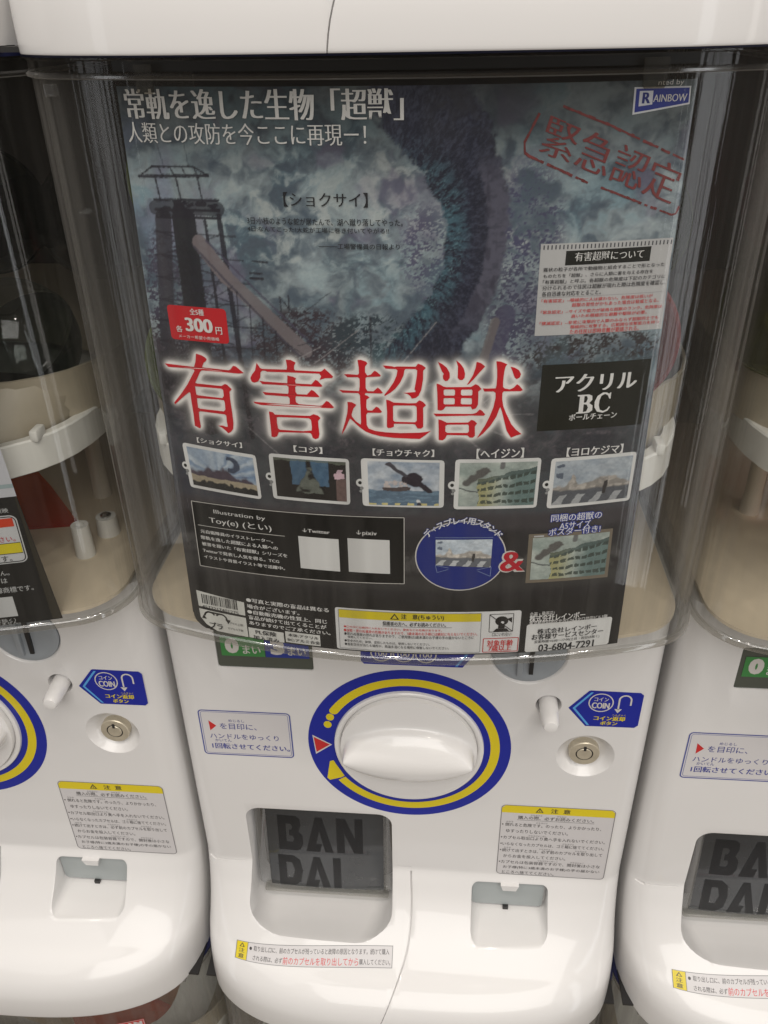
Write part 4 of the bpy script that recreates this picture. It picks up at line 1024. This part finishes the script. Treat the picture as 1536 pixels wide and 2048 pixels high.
# small plain pictures, x and y run 0..1 (y up)
def pic_burst(x, y):
    a = np.arctan2(y-.35, x-.42); s = vn(a*9+40, np.hypot(x-.4, y-.3)*1.5, 7)
    C = np.array((.09, .17, .30))*(1-s[..., None])+np.array((.38, .44, .50))*s[..., None]
    C = mixc(C, (.06, .04, .06), sstep(.62, .50, y+.55*np.abs(x-.42)**1.3+.16*(fbm(x*14, y*10, 3)-.5)-.05*np.cos(x*22)))
    C = mixc(C, (.035, .05, .09), sstep(.06, .03, np.abs(np.hypot(x-.62, (y-.72)*.8)-.12))*(x > .6))
    C = mixc(C, (.30, .24, .15), sstep(.30, .28, y)); C = mixc(C, (.02, .02, .02), sstep(.18, .14, y+.10*(vn(x*30, y*6, 5)-.5)))
    return C
def pic_curtain(x, y):
    C = np.broadcast_to(np.array((.018, .015, .014)), x.shape+(3,)).copy()
    t = (x > .24) & (x < .76) & (y > .33+.42*np.clip(1-np.abs(x-.50)/.26, 0, 1)**.6*0)
    fold = .5+.5*np.sin(x*42+3*np.sin(y*5)); cc = np.array((.03, .09, .17))*(1-fold[..., None]*.5)+np.array((.05, .12, .2))*fold[..., None]*.5
    gap = sstep(.02, .05, np.abs(x-.49)-.30*np.clip(.72-y, 0, 1))
    m = (t & (y > .36)).astype(float)*gap; C = C*(1-m[..., None])+cc*m[..., None]
    g = ((1-gap)*(y < .8)*(y > .15)); C = mixc(C, (.10, .11, .09), g*sstep(.35, .6, fbm(x*9, y*9, 8)))
    C = mixc(C, (.16, .09, .08), ((x > .86) & (y < .56)).astype(float)*.8); C = mixc(C, (.5, .30, .36), ((x > .84) & (x < .98) & (y > .57) & (y < .70)).astype(float)); C = mixc(C, (.45, .28, .34), ((x > .88) & (x < .95) & (y > .70) & (y < .80)).astype(float))
    C = mixc(C, (.12, .14, .10), ((y > .94)).astype(float)*.6)
    return C
def pic_harbour(x, y):
    s = fbm(x*5, y*6, 4); C = np.array((.10, .17, .27))*(1-s[..., None])+np.array((.50, .52, .55))*s[..., None]
    C = mixc(C, (.07, .13, .20), sstep(.36, .34, y)); C = mixc(C, (.10, .18, .26), sstep(.36, .34, y)*sstep(.5, .6, fbm(x*5, y*30, 9)))
    d = np.hypot((x-.62)*1.2, (y-.60)*1.25)+.10*(fbm(x*9, y*9, 2)-.5); C = mixc(C, (.025, .018, .028), sstep(.20, .17, d))
    d2, _ = segd(x, y, (.70, .55), (.86, .34)); C = mixc(C, (.025, .018, .028), sstep(.05, .035, d2)); d3, _ = segd(x, y, (.52, .70), (.28, .94)); C = mixc(C, (.05, .045, .06), sstep(.045, .03, d3))
    C = mixc(C, (.07, .05, .05), ((y > .34) & (y < .42+.0*x) & (x > .2) & (x < .58)).astype(float)); C = mixc(C, (.42, .35, .33), ((y > .42) & (y < .60-.35*np.abs(x-.36)) & (x > .22) & (x < .54)).astype(float)*sstep(.4, .55, fbm(x*26, y*20, 6)))
    C = mixc(C, (.5, .42, .12), ((y < .05)).astype(float)*(np.sin(x*34) > 0)); d4 = np.hypot((x-.72)*1.0, (y-.10)*.5); C = mixc(C, (.55, .55, .55), sstep(.032, .02, d4)); C = mixc(C, (.03, .03, .05), sstep(.03, .02, np.hypot(x-.72, (y-.02)*.5)))
    return C
def pic_building(x, y):
    s = fbm(x*4, y*5, 14); C = np.array((.16, .22, .20))*(1-s[..., None])+np.array((.42, .45, .40))*s[..., None]
    top = .62+.28*(x-.25)/.75; m = ((x > .25+.02*np.sin(y*9)) & (y < top)).astype(float)
    C = mixc(C, (.32, .30, .10), m*sstep(.62, .28, x)); C = mixc(C, (.10, .17, .16), m*sstep(.45, .8, x))
    row = (y-.0)/(top+.02)*4.3; fr = row-np.floor(row); C = mixc(C, (.035, .05, .04), m*((fr > .35) & (fr < .78)).astype(float)*((x*11-np.floor(x*11)) > .22).astype(float)*.9)
    C = mixc(C, (.05, .08, .075), m*(y > top-.10).astype(float)*.8)
    d, t = segd(x, y, (.10, .55), (.33, .82)); C = mixc(C, (.09, .085, .08), sstep(.085, .05, d+.05*(fbm(x*20, y*20, 3)-.5))*(1-m)); d, t = segd(x, y, (.55, .86), (.57, 1.0)); C = mixc(C, (.12, .12, .12), sstep(.04, .02, d))
    d, t = segd(x, y, (.0, .42), (.24, .33)); C = mixc(C, (.08, .09, .09), sstep(.02, .01, d)*(1-m))
    return C
def pic_wave(x, y):
    s = fbm(x*4, y*5, 44); C = np.array((.14, .19, .25))*(1-s[..., None])+np.array((.42, .45, .48))*s[..., None]
    C = mixc(C, (.075, .08, .095), sstep(.40, .32, y)); 
    hgt = .42+.26*np.exp(-((x-.25)/.055)**2)+.16*np.exp(-((x-.68)/.22)**2); m = sstep(hgt+.03, hgt-.03, y+.10*(fbm(x*16, y*16, 9)-.5))*sstep(.30, .36, y)
    C = mixc(C, (.20, .17, .14), m*.9); C = mixc(C, (.34, .30, .26), m*sstep(.5, .7, fbm(x*13, y*11, 3)))
    k = ((y < .22) & (np.sin((x-.4*y)*26) > .25)).astype(float)*.8; C = mixc(C, (.32, .33, .34), k)
    C = mixc(C, (.03, .025, .025), sstep(.030, .022, np.abs(x-.68)+.02*np.abs(y-.35))*((y > .18) & (y < .50)).astype(float))
    C = mixc(C, (.07, .09, .13), ((x > .03) & (x < .12) & (y > .62) & (y < .72)).astype(float)+((x > .03) & (x < .12) & (y > .86) & (y < .92)).astype(float))
    return C
def picture(name, fn, q, on, parent, h, cell=.32, lift=1.35, mat=None):
    """q = TL, TR, BR, BL corners"""
    w = abs(q[1][0]-q[0][0]); ht = abs(q[0][1]-q[3][1]); nx = int(w/cell)+2; ny = int(ht/cell)+2
    X, Y = np.meshgrid(np.linspace(0, 1, nx), np.linspace(0, 1, ny))
    U = (q[3][0]+(q[2][0]-q[3][0])*X)*(1-Y)+(q[0][0]+(q[1][0]-q[0][0])*X)*Y
    V = (q[3][1]+(q[2][1]-q[3][1])*X)*(1-Y)+(q[0][1]+(q[1][1]-q[0][1])*X)*Y
    wx = (fbm(X*9, Y*7, 21, 3)-.5)*.05; wy = (fbm(X*9+7, Y*7, 22, 3)-.5)*.07
    A = fn(np.clip(X+wx, 0, 1), np.clip(Y+wy, 0, 1)); gr = .78+.45*fbm(X*24, Y*17, 25, 3, .6)
    return painted(name, U, V, (A*.72+A.mean(-1, keepdims=True)*.28)*gr[..., None]*lift, on, parent, mat or M_POSTER, h)

def make_poster(root_label):
    cell = .46
    ny = int((373.0-120.6)/cell); nx = int(214/cell)
    X, Y = np.meshgrid(np.linspace(0, 1, nx), np.linspace(120.6, 373.0, ny))
    k = (373.0-Y)/252.4
    L = -105.6-5.8*k; R = 103.6+5.0*k
    U = L+(R-L)*X
    C = poster_art(U, Y)*1.3; gl = C.mean(-1, keepdims=True); C = title_glow(U, Y, C*.85+gl*.15)
    dx = U-(L+9); dy = Y-129.6
    keep = ~((dx < 0) & (dy < 0) & (np.hypot(dx, dy) > 9))
    root = empty('poster')
    tag(root, 'dark blue sheet poster with big red lettering inside the middle machine’s clear case', 'poster')
    painted('artwork', U, Y, C, on_poster, root, M_POSTER, 0, keep)
    sh = Sheet()
    for g in TITLE:
        # strips keep the letters on the curve
        sh.poly(g, (.62, .012, .022), 2)
    sh.build('title_lettering', on_poster, root, M_POSTER)
    # paper notes, boxes
    sh = Sheet(); PW = (.50, .485, .475)
    sh.quad((52.6, 319.4), (104.0, 319.6), (104.9, 284.0), (52.9, 283.9), (.52, .51, .51), 1)
    for i in range(34): sh.rect(53.6+i*1.5, 318.9, 54.1+i*1.5, 317.3, (.08, .08, .09), 2)
    for w in (299.2, 303.8): sh.rect(53.5, w, 104.2, w-.12, (.30, .30, .31), 2)
    sh.quad((62.4, 316.6), (95.6, 316.9), (95.6, 311.4), (62.4, 311.2), (.012, .012, .009), 2)
    sh.quad((57.1, 271.6), (102.9, 271.6), (103.4, 242.2), (57.0, 242.2), (.014, .014, .009), 1)
    # price plate
    sh.rrect(-98.4, 292.8, -71.7, 278.1, 1.6, (.60, .012, .02), 1)
    # RAINBOW plate
    sh.conv([(81.0, 371.0), (81.4, 362.4), (102.0, 365.2), (101.6, 370.9)], (0.75, 0.75, 0.78), 1)
    sh.conv([(81.7, 370.5), (82.0, 363.1), (101.5, 365.7), (101.1, 370.4)], (.035, .05, .30), 2)
    sh.conv([(83.0, 369.8), (83.2, 365.0), (88.1, 365.5), (87.9, 369.8)], (0.72, 0.72, 0.78), 3)
    sh.text('R', 84.2, 369.3, 87.2, 365.9, (.03, .04, .22), 'B', 4, free=True)
    # credit box
    sh.quad((-101.6, 198.9), (1.3, 200.6), (1.2, 163.4), (-102.4, 161.0), (.006, .006, .006), 1)
    sh.line([(-101.4, 198.5), (1.0, 200.2), (.9, 163.7), (-102.1, 161.3)], .35, CW, 2, True)
    sh.line([(-99.8, 185.5), (-55.2, 186.0)], .3, CW, 2)
    for a, b, c, d in ((-48.6, 186.9, -29.4, 168.8), (-25.2, 187.9, -5.7, 169.1)): sh.rect(a, b, c, d, (0.70, 0.69, 0.68), 2)
    # barcode and marks
    sh.quad((-107.0, 145.1), (-80.4, 143.0), (-80.6, 134.6), (-106.9, 135.2), (0.70, 0.69, 0.65), 1)
    random.seed(9); u = -104.4
    while u < -84.6:
        w_ = random.choice((.22, .22, .42, .62)); sh.rect(u, 143.4, u+w_, 137.4, (.02, .02, .02), 2); u += w_+random.choice((.25, .25, .5))
    sh.conv([(-107.0, 133.6), (-80.5, 133.2), (-80.4, 120.8), (-98, 120.8), (-104.0, 124.0), (-106.8, 128.0)], (0.70, 0.69, 0.65), 1)
    sh.arc(-101, 129.4, 2.6, 3.6, 30, 175, CK, 2, 12); sh.arc(-94.5, 129.4, 2.6, 3.6, 5, 150, CK, 2, 12); sh.rect(-102, 133.0, -93.5, 132.0, CK, 3)
    sh.poly([(-92.4, 129.8), (-89.2, 129.8), (-90.8, 127.0)], CK, 3); sh.poly([(-106.0, 127.6), (-103.2, 127.6), (-104.6, 130.2)], CK, 3)
    sh.rect(-79.8, 127.4, -60.7, 120.9, (0.69, 0.68, 0.65), 1); sh.rect(-59.8, 128.6, -41.6, 121.6, (0.69, 0.68, 0.65), 1)
    # caution box
    sh.rrect(-33.1, 147.4, 57.3, 121.4, 1.2, (0.72, 0.71, 0.71), 1)
    sh.frame(-31.6, 146.6, 38.2, 122.0, .7, .25, (.2, .2, .22), 3); sh.rect(-31.2, 146.3, 37.8, 141.4, CYEL, 2); sh.rect(-10.0, 137.9, 24.0, 137.7, CK, 2)
    sh.poly([(-6.2, 142.2), (-1.6, 142.2), (-3.9, 145.8)], CK, 3); sh.poly([(-5.2, 142.7), (-2.6, 142.7), (-3.9, 144.9)], CYEL, 4)
    sh.frame(41.9, 145.8, 53.8, 134.6, .5, .35, CK, 2); sh.disc(48.0, 141.4, 3.2, 2.9, CK, 2, 18); sh.rect(46.4, 138.8, 49.6, 136.9, CK, 3); sh.conv([(44.0, 135.0), (45.5, 136.9), (50.5, 136.9), (52.0, 135.0)], CK, 4)
    sh.poly([(50.4, 142.6), (53.0, 143.6), (53.0, 140.2)], CK, 3); sh.disc(48.3, 140.6, .9, .8, (0.72, 0.71, 0.71), 5, 10); sh.line([(42.2, 145.4), (53.6, 134.9)], .4, CK, 6)
    sh.frame(39.3, 130.9, 57.0, 121.9, .6, .45, (.5, .02, .02), 2)
    sh.rrect(60.5, 138.4, 103.6, 120.9, 1.4, (0.72, 0.71, 0.70), 1)
    # oval with the display stand
    sh.disc(26.9, 179.4, 21.0, 19.3, CW, 1, 56); sh.disc(26.9, 179.4, 20.4, 18.7, (.018, .03, .20), 2, 56)
    for a, b in (((15.4, 174.6), (21.5, 173.2)), ((41.2, 173.6), (34.5, 172.0)), ((16.2, 170.6), (15.4, 174.6)), ((41.0, 168.2), (41.2, 173.4)), ((16.2, 170.6), (21.4, 172.4)), ((41.0, 168.2), (35, 171.4)), ((15.0, 189.9), (41.4, 189.8))): sh.line([a, b], .22, (.25, .32, .5), 3)
    # card frames with their ball chain eyelets
    cards = (((-101.4, 229.2), (-65.4, 227.4), (-64.7, 204.8), (-100.6, 206.2)), ((-59.2, 229.0), (-22.9, 228.9), (-23.1, 205.8), (-58.9, 206.0)), ((-17.7, 229.6), (18.5, 229.4), (18.6, 205.7), (-17.5, 205.7)),
             ((23.1, 229.8), (60.2, 229.6), (59.9, 204.7), (22.9, 204.9)), ((64.6, 228.9), (102.8, 229.2), (102.8, 204.6), (64.4, 203.9)))
    for q in cards:
        (a, b), (c, d), (e, f), (g, h) = q
        r = 1.5
        sh.conv([(a, b-r), (a+.4, b-.4), (a+r, b), (c-r, d), (c-.4, d-.4), (c, d-r), (e, f+r), (e-.4, f+.4), (e-r, f), (g+r, h), (g+.4, h+.4), (g, h+r)], (0.71, 0.70, 0.69), 2)
        m = ((b+h)/2)-.3
        sh.disc(g-.8, m, 1.9, 2.0, (0.71, 0.70, 0.69), 1, 16); sh.disc(g-.9, m+.1, .8, .85, (.02, .02, .02), 3, 12); sh.disc(g-.2, m-2.6, .9, .9, (.25, .25, .25), 3, 10); sh.disc(g-.6, m-4.2, .7, .7, (.3, .3, .3), 3, 10)
    # small second poster
    sh.quad((57.6, 190.6), (97.0, 190.4), (97.8, 163.0), (57.9, 163.4), (.20, .165, .125), 1); sh.rect(60.0, 189.7, 64.6, 188.9, (.5, .5, .5), 2)
    # ampersand
    sh.text('&', 44.5, 182.3, 57.2, 170.0, CW, 'x', 3, free=True); sh.text('&', 45.2, 181.6, 56.5, 170.7, (.50, .015, .03), 'b', 4, free=True)
    # red stamp, drawn worn
    ST = (.22, .05, .05)
    fr = [((56.5, 365.8), (73.4, 359.5)), ((73.4, 359.5), (103.4, 347.0)), ((48.5, 363.8), (43.9, 354.5)), ((43.9, 354.5), (44.2, 351.2)), ((44.2, 351.2), (46.4, 349.8)), ((46.4, 349.8), (68, 340.6)), ((73, 338.8), (101.6, 328.0)), ((101.6, 328.0), (103.4, 328.4)), ((103.4, 328.4), (104.2, 331.0))]
    random.seed(3)
    for a, b in fr:
        a = np.array(a); b = np.array(b); n = max(1, int(np.hypot(*(b-a))/1.3))
        for i in range(n):
            if random.random() < .06 and n > 3: continue
            p = a+(b-a)*i/n; q = a+(b-a)*(i+1)/n; j = (random.random()-.5)*.12; f_ = random.uniform(.7, 1.1)
            sh.line([tuple(p+j), tuple(q+j)], random.uniform(.55, 1.0), tuple(c*f_ for c in ST), 2)
    sh.text('緊急認定', 0, 0, 0, 0, ST, 'm', 3, para=((52.5, 363.6), (104.2, 343.8), (48.9, 351.4)))
    sh.build('poster_print', on_poster, root, M_POSTER)
    # lettering
    sh = Sheet(); cm = {'W': (.78, .76, .745), 'K': (.02, .02, .025), 'R': (.62, .03, .03), 'N': (.78, .77, .78)}
    for t, a, b, c, d, col, st in PTEXT:
        if col == 'N':
            for du, dv in ((-.35, 0), (.35, 0), (0, .35), (0, -.35), (.25, .25), (-.25, -.25)):
                sh.text(t, a+du, b+dv, c+du, d+dv, (.03, .05, .30), 'B', 5+.3*(du+2*dv))
            sh.text(t, a, b, c, d, cm[col], 's', 7)
        else: sh.text(t, a, b, c, d, cm[col], st, 5)
    # the serif letters B C
    sh.poly([[(73.0, 257.9), (77.8, 257.9), (79.2, 257.2), (79.4, 255.3), (78.2, 254.0), (79.8, 252.8), (79.9, 250.6), (78.6, 249.7), (77.0, 249.5), (73.0, 249.5), (73.0, 250.0), (74.0, 250.2), (74.0, 257.2), (73.0, 257.4)], [(75.9, 257.3), (77.0, 257.2), (77.4, 256.0), (76.9, 254.4), (75.9, 254.3)], [(75.9, 253.6), (77.2, 253.4), (77.9, 252.0), (77.3, 250.3), (75.9, 250.1)]], cm['W'], 5)
    sh.poly([(87.2, 258.2), (87.2, 255.4), (86.7, 255.4), (85.9, 257.0), (84.6, 257.7), (83.1, 256.9), (82.5, 254.9), (82.5, 252.6), (83.1, 250.7), (84.6, 250.0), (86.1, 250.6), (87.0, 251.9), (87.5, 251.6), (86.6, 250.0), (84.6, 249.2), (82.0, 249.9), (80.7, 251.9), (80.5, 254.4), (81.5, 257.0), (83.7, 258.4), (85.3, 258.3), (86.4, 257.6), (86.8, 258.2)], cm['W'], 5)
    # text bent round the oval
    word = 'ディスプレイ用スタンド'
    for i, ch in enumerate(word):
        a = rad(139-i*10.0); r = 20.2; cu = 27.4+r*math.cos(a)*1.03; cw = 179.0+r*math.sin(a)
        ux = np.array((math.sin(a), -math.cos(a))); uy = np.array((math.cos(a), math.sin(a)))
        sc = 1.0 if ch not in 'ィ' else .72
        for wd, col, L in (('x', (.02, .04, .26), 5), ('b', (.78, .77, .78), 6)):
            v, f = text_mesh(ch, {'x': .075, 'b': .022}[wd]); mid = np.array((.5, .38)); 
            P = [tuple(np.array((cu, cw))+ux*(p[0]-mid[0])*4.0*sc+uy*(p[1]-mid[1])*3.9*sc) for p in v]
            sh.add(P, f, col, L+.05*i)
    sh.build('poster_lettering', on_poster, root, M_POSTER)
    def inset(q, m=1.6):
        (a, b), (c, d), (e, f), (g, h) = q
        return ((a+2.0, b-m), (c-1.5, d-m), (e-1.5, f+m), (g+2.0, h+m))
    for q, fn in zip(cards, (pic_burst, pic_curtain, pic_harbour, pic_building, pic_wave)):
        q2 = inset(q) if fn is not pic_harbour else ((-14.8, 228.4), (16.4, 228.3), (16.4, 206.8), (-14.6, 206.6))
        picture('card_picture', fn, q2, on_poster, root, .32)
    picture('small_poster_picture', pic_building, ((59.6, 188.6), (95.6, 188.8), (96.0, 165.0), (59.8, 165.2)), on_poster, root, .32)
    picture('stand_picture', pic_wave, ((15.3, 188.9), (41.1, 188.9), (40.9, 173.4), (15.5, 174.9)), on_poster, root, .42, lift=2.0)
    return root

def make_left_poster():
    root = empty('poster', (-.3, 0, 0))
    tag(root, 'black sheet poster with white top and striped label, cut off at the left edge', 'poster')
    sh = Sheet(); K = (.012, .012, .012)
    sh.quad((-100, 373), (105, 373), (113.4, 196.6), (-105, 196.6), (.50, .50, .53), 1)
    sh.quad((-105, 196.6), (113.4, 196.6), (119.2, 120.8), (-112, 120.8), K, 1)
    sh.quad((60, 203.6), (113.1, 203.6), (113.2, 201.4), (60, 201.4), (.30, .37, .38), 2)
    sh.quad((112.4, 196.0), (113.2, 196.0), (118.9, 121.2), (114.2, 121.2), (.035, .03, .022), 2)
    sh.poly([(98, 216), (103.4, 216), (101.6, 212), (99.6, 212)], (.03, .03, .06), 2)
    sh.rrect(40, 186.6, 110.6, 158.8, 3.4, (.52, .52, .53), 2); sh.frame(40.6, 186.0, 110.0, 159.4, 3.0, .5, K, 3)
    sh.rect(42, 185.0, 108.6, 180.2, (.55, .05, .02), 4); sh.rect(42, 170.6, 109.2, 164.8, (.62, .52, .02), 4); sh.rect(42, 170.9, 109.2, 170.6, K, 5); sh.rect(42, 164.8, 109.2, 164.5, K, 5)
    Wt = (.50, .5, .5)
    for t, a, b, c, d, col in (('入れないでください。', 75, 174.9, 107.4, 171.6, (.5, .03, .05)), ('あります。', 86, 163.6, 103.2, 160.2, (.05, .05, .05)), ('ありません。', 82, 154.8, 99.8, 152.0, Wt), ('「ガシャポン」は', 72, 150.6, 97.8, 147.2, Wt), ('株式会社の登録商標です。', 70, 144.8, 109.2, 141.2, Wt), ('東映', 102, 190.9, 107.8, 188.2, Wt), ('（土日・祝日を除く）', 70, 124.9, 96, 122.6, Wt), ('りません。', 86, 121.8-1.0+2, 98, 119.6+1.4, Wt)):
        sh.text(t, a, b, c, d, col, 's', 5, free=True)
    sh.rect(80, 138.6, 97.8, 125.9, (.50, .5, .5), 2)
    sh.build('poster_print', on_poster, root, M_POSTER)
    return root

# ------------------------------------------------------------------ assemble
PX, PZ = .300, .5937
mid = make_machine('middle white capsule machine holding the dark blue poster')
LBL = {(-1, 0): 'white capsule machine on the left holding the black and white poster', (1, 0): 'white capsule machine on the right without a poster in its case',
       (0, 1): 'white machine in the row above the middle one, only its bottom edge showing', (-1, 1): 'white machine in the row above, sliver at the top left corner',
       (0, -1): 'machine in the row below, clear case under the middle machine', (-1, -1): 'machine in the row below with the small red label on its case', (1, -1): 'machine in the row below, under the right machine'}
MACH = {(0, 0): mid}
for (i, k), lb in LBL.items():
    c = copy_tree(mid); c.location = (PX*i, 0, PZ*k); c['label'] = lb; MACH[(i, k)] = c

make_poster('')
make_left_poster()

# red label stuck on the lower left case
sh = Sheet(); P_ = .0
sh.quad((79.2, 333.0), (99.9, 334.6), (100.2, 320.0), (79.0, 318.4), (.55, .03, .02), 1)
sh.line([(79.7, 332.5), (99.4, 334.0), (99.7, 320.5), (79.5, 318.9)], .5, (.6, .5, .5), 2, True)
sh.text('BAN', 81.4, 331.6, 98.2, 326.4, (.62, .6, .6), 'x', 3, para=((81.6, 331.4), (98.2, 332.6), (81.6, 326.6)))
sh.text('DAI', 81.4, 325.6, 98.2, 320.4, (.62, .6, .6), 'x', 3, para=((81.6, 325.4), (95.2, 326.4), (81.6, 320.6)))
st = sh.build('brand_label', on_outer, None, M_PRINT)
st.location = (-PX, 0, -PZ)
tag(st, 'small red label with white letters on the clear case below the left machine', 'label')

# ------------------------------------------------------------------ capsules
def make_capsule(name, top, bottom, hz=.5):
    root = empty(name)
    for nm, mt, s in (('capsule_top', top, 1), ('capsule_bottom', bottom, -1)):
        bm = bmesh.new(); R = .0325; rr = []
        for a in np.linspace(2, 88, 14): rr.append((R*math.cos(rad(a)), s*R*math.sin(rad(a))))
        prof = ([(R*1.02, s*.0002), (R*1.02, s*.0022), (R*1.0, s*.0026)] + rr[1:])
        lathe_z(bm, 0, 0, prof, 40, False, True)
        from_bm(bm, nm, mt, root)
    return root
cd_ = capsule_mat('capsule_dark', (.25, .30, .28), .35); ccl = capsule_mat('capsule_clear', (.82, .86, .84), .10)
cgr = capsule_mat('capsule_green', (.34, .42, .12), .8); crd = capsule_mat('capsule_red', (.62, .12, .10), .9); cpk = capsule_mat('capsule_pink', (.80, .20, .35), .8); cpu = capsule_mat('capsule_purple', (.35, .14, .32), .7); cyl = capsule_mat('capsule_olive', (.36, .38, .16), .6)
protos = {}
def capsule(top, bot, loc, rot, label):
    key = (top.name, bot.name)
    if key not in protos: c = protos[key] = make_capsule('toy_capsule', top, bot)
    else: c = copy_tree(protos[key])
    c.location = loc; c.rotation_euler = tuple(rad(a) for a in rot)
    tag(c, label, 'toy capsule', 'toy capsules in the machines'); return c
capsule(ccl, cd_, (-.207, .032, .2500), (28, -22, 10), 'large clear and smoke grey capsule in the left machine beside its poster')
capsule(cd_, cd_, (-.235, .085, .3050), (80, 30, 0), 'dark capsule high up at the back of the left machine')
capsule(cd_, cd_, (-.185, .110, .2950), (10, 60, 0), 'dark capsule behind the large clear one in the left machine')
capsule(cgr, ccl, (-.0935, .004, .2530), (0, -95, 0), 'yellow green capsule at the left edge of the dark blue poster')
capsule(cgr, cyl, (-.0900, .010, .3330), (20, -95, 0), 'green capsule high behind the upper left edge of the dark blue poster')
capsule(crd, ccl, (.0880, -.004, .2680), (0, 95, 0), 'red capsule at the right edge of the dark blue poster')
capsule(cyl, cd_, (.1060, .075, .3000), (0, 40, 0), 'olive capsule at the back of the middle machine, right of the poster')
capsule(cyl, cgr, (.1800, .028, .2730), (75, 25, 0), 'olive green capsule in the right machine, nearest its left corner')
capsule(cpk, cpk, (.1950, .075, .3130), (20, 0, 0), 'pink capsule above the olive green one in the right machine')
capsule(cpu, cpk, (.2230, .020, .2560), (0, 60, 0), 'purple capsule at the right edge of the photo')
capsule(cd_, cd_, (.2350, .090, .3450), (0, 30, 0), 'dark capsule at the top back of the right machine')
for i, x in enumerate((-.36, -.27, -.20)): capsule((crd, cyl, cd_)[i], (cyl, cd_, ccl)[i], (x, .01+.01*i, .3330-PZ), (20*i, 30, 0), ('red and olive capsule in the case below the left machine, farthest left', 'olive capsule in the case below the left machine, behind the red label', 'smoke grey capsule at the right end of the case below the left machine')[i])
capsule(cpu, cd_, (-.105, .01, .335-PZ), (0, 30, 0), 'dark purple capsule in the case below the middle machine')

# ------------------------------------------------------------------ rack behind
bm = bmesh.new(); box(bm, -1.6, 1.6, .26, .28, -1.2, 1.2)
o = from_bm(bm, 'back_wall', M_WALL, None, smooth=False); tag(o, kind='structure')
M_FLOOR = plastic('shop_floor', (.30, .26, .21), .35, var=.08, nscale=5)
bm = bmesh.new(); box(bm, -3, 3, -3, .3, -1.24, -1.2)
o = from_bm(bm, 'floor', M_FLOOR, None, smooth=False); tag(o, kind='structure')
bpy.context.view_layer.update()
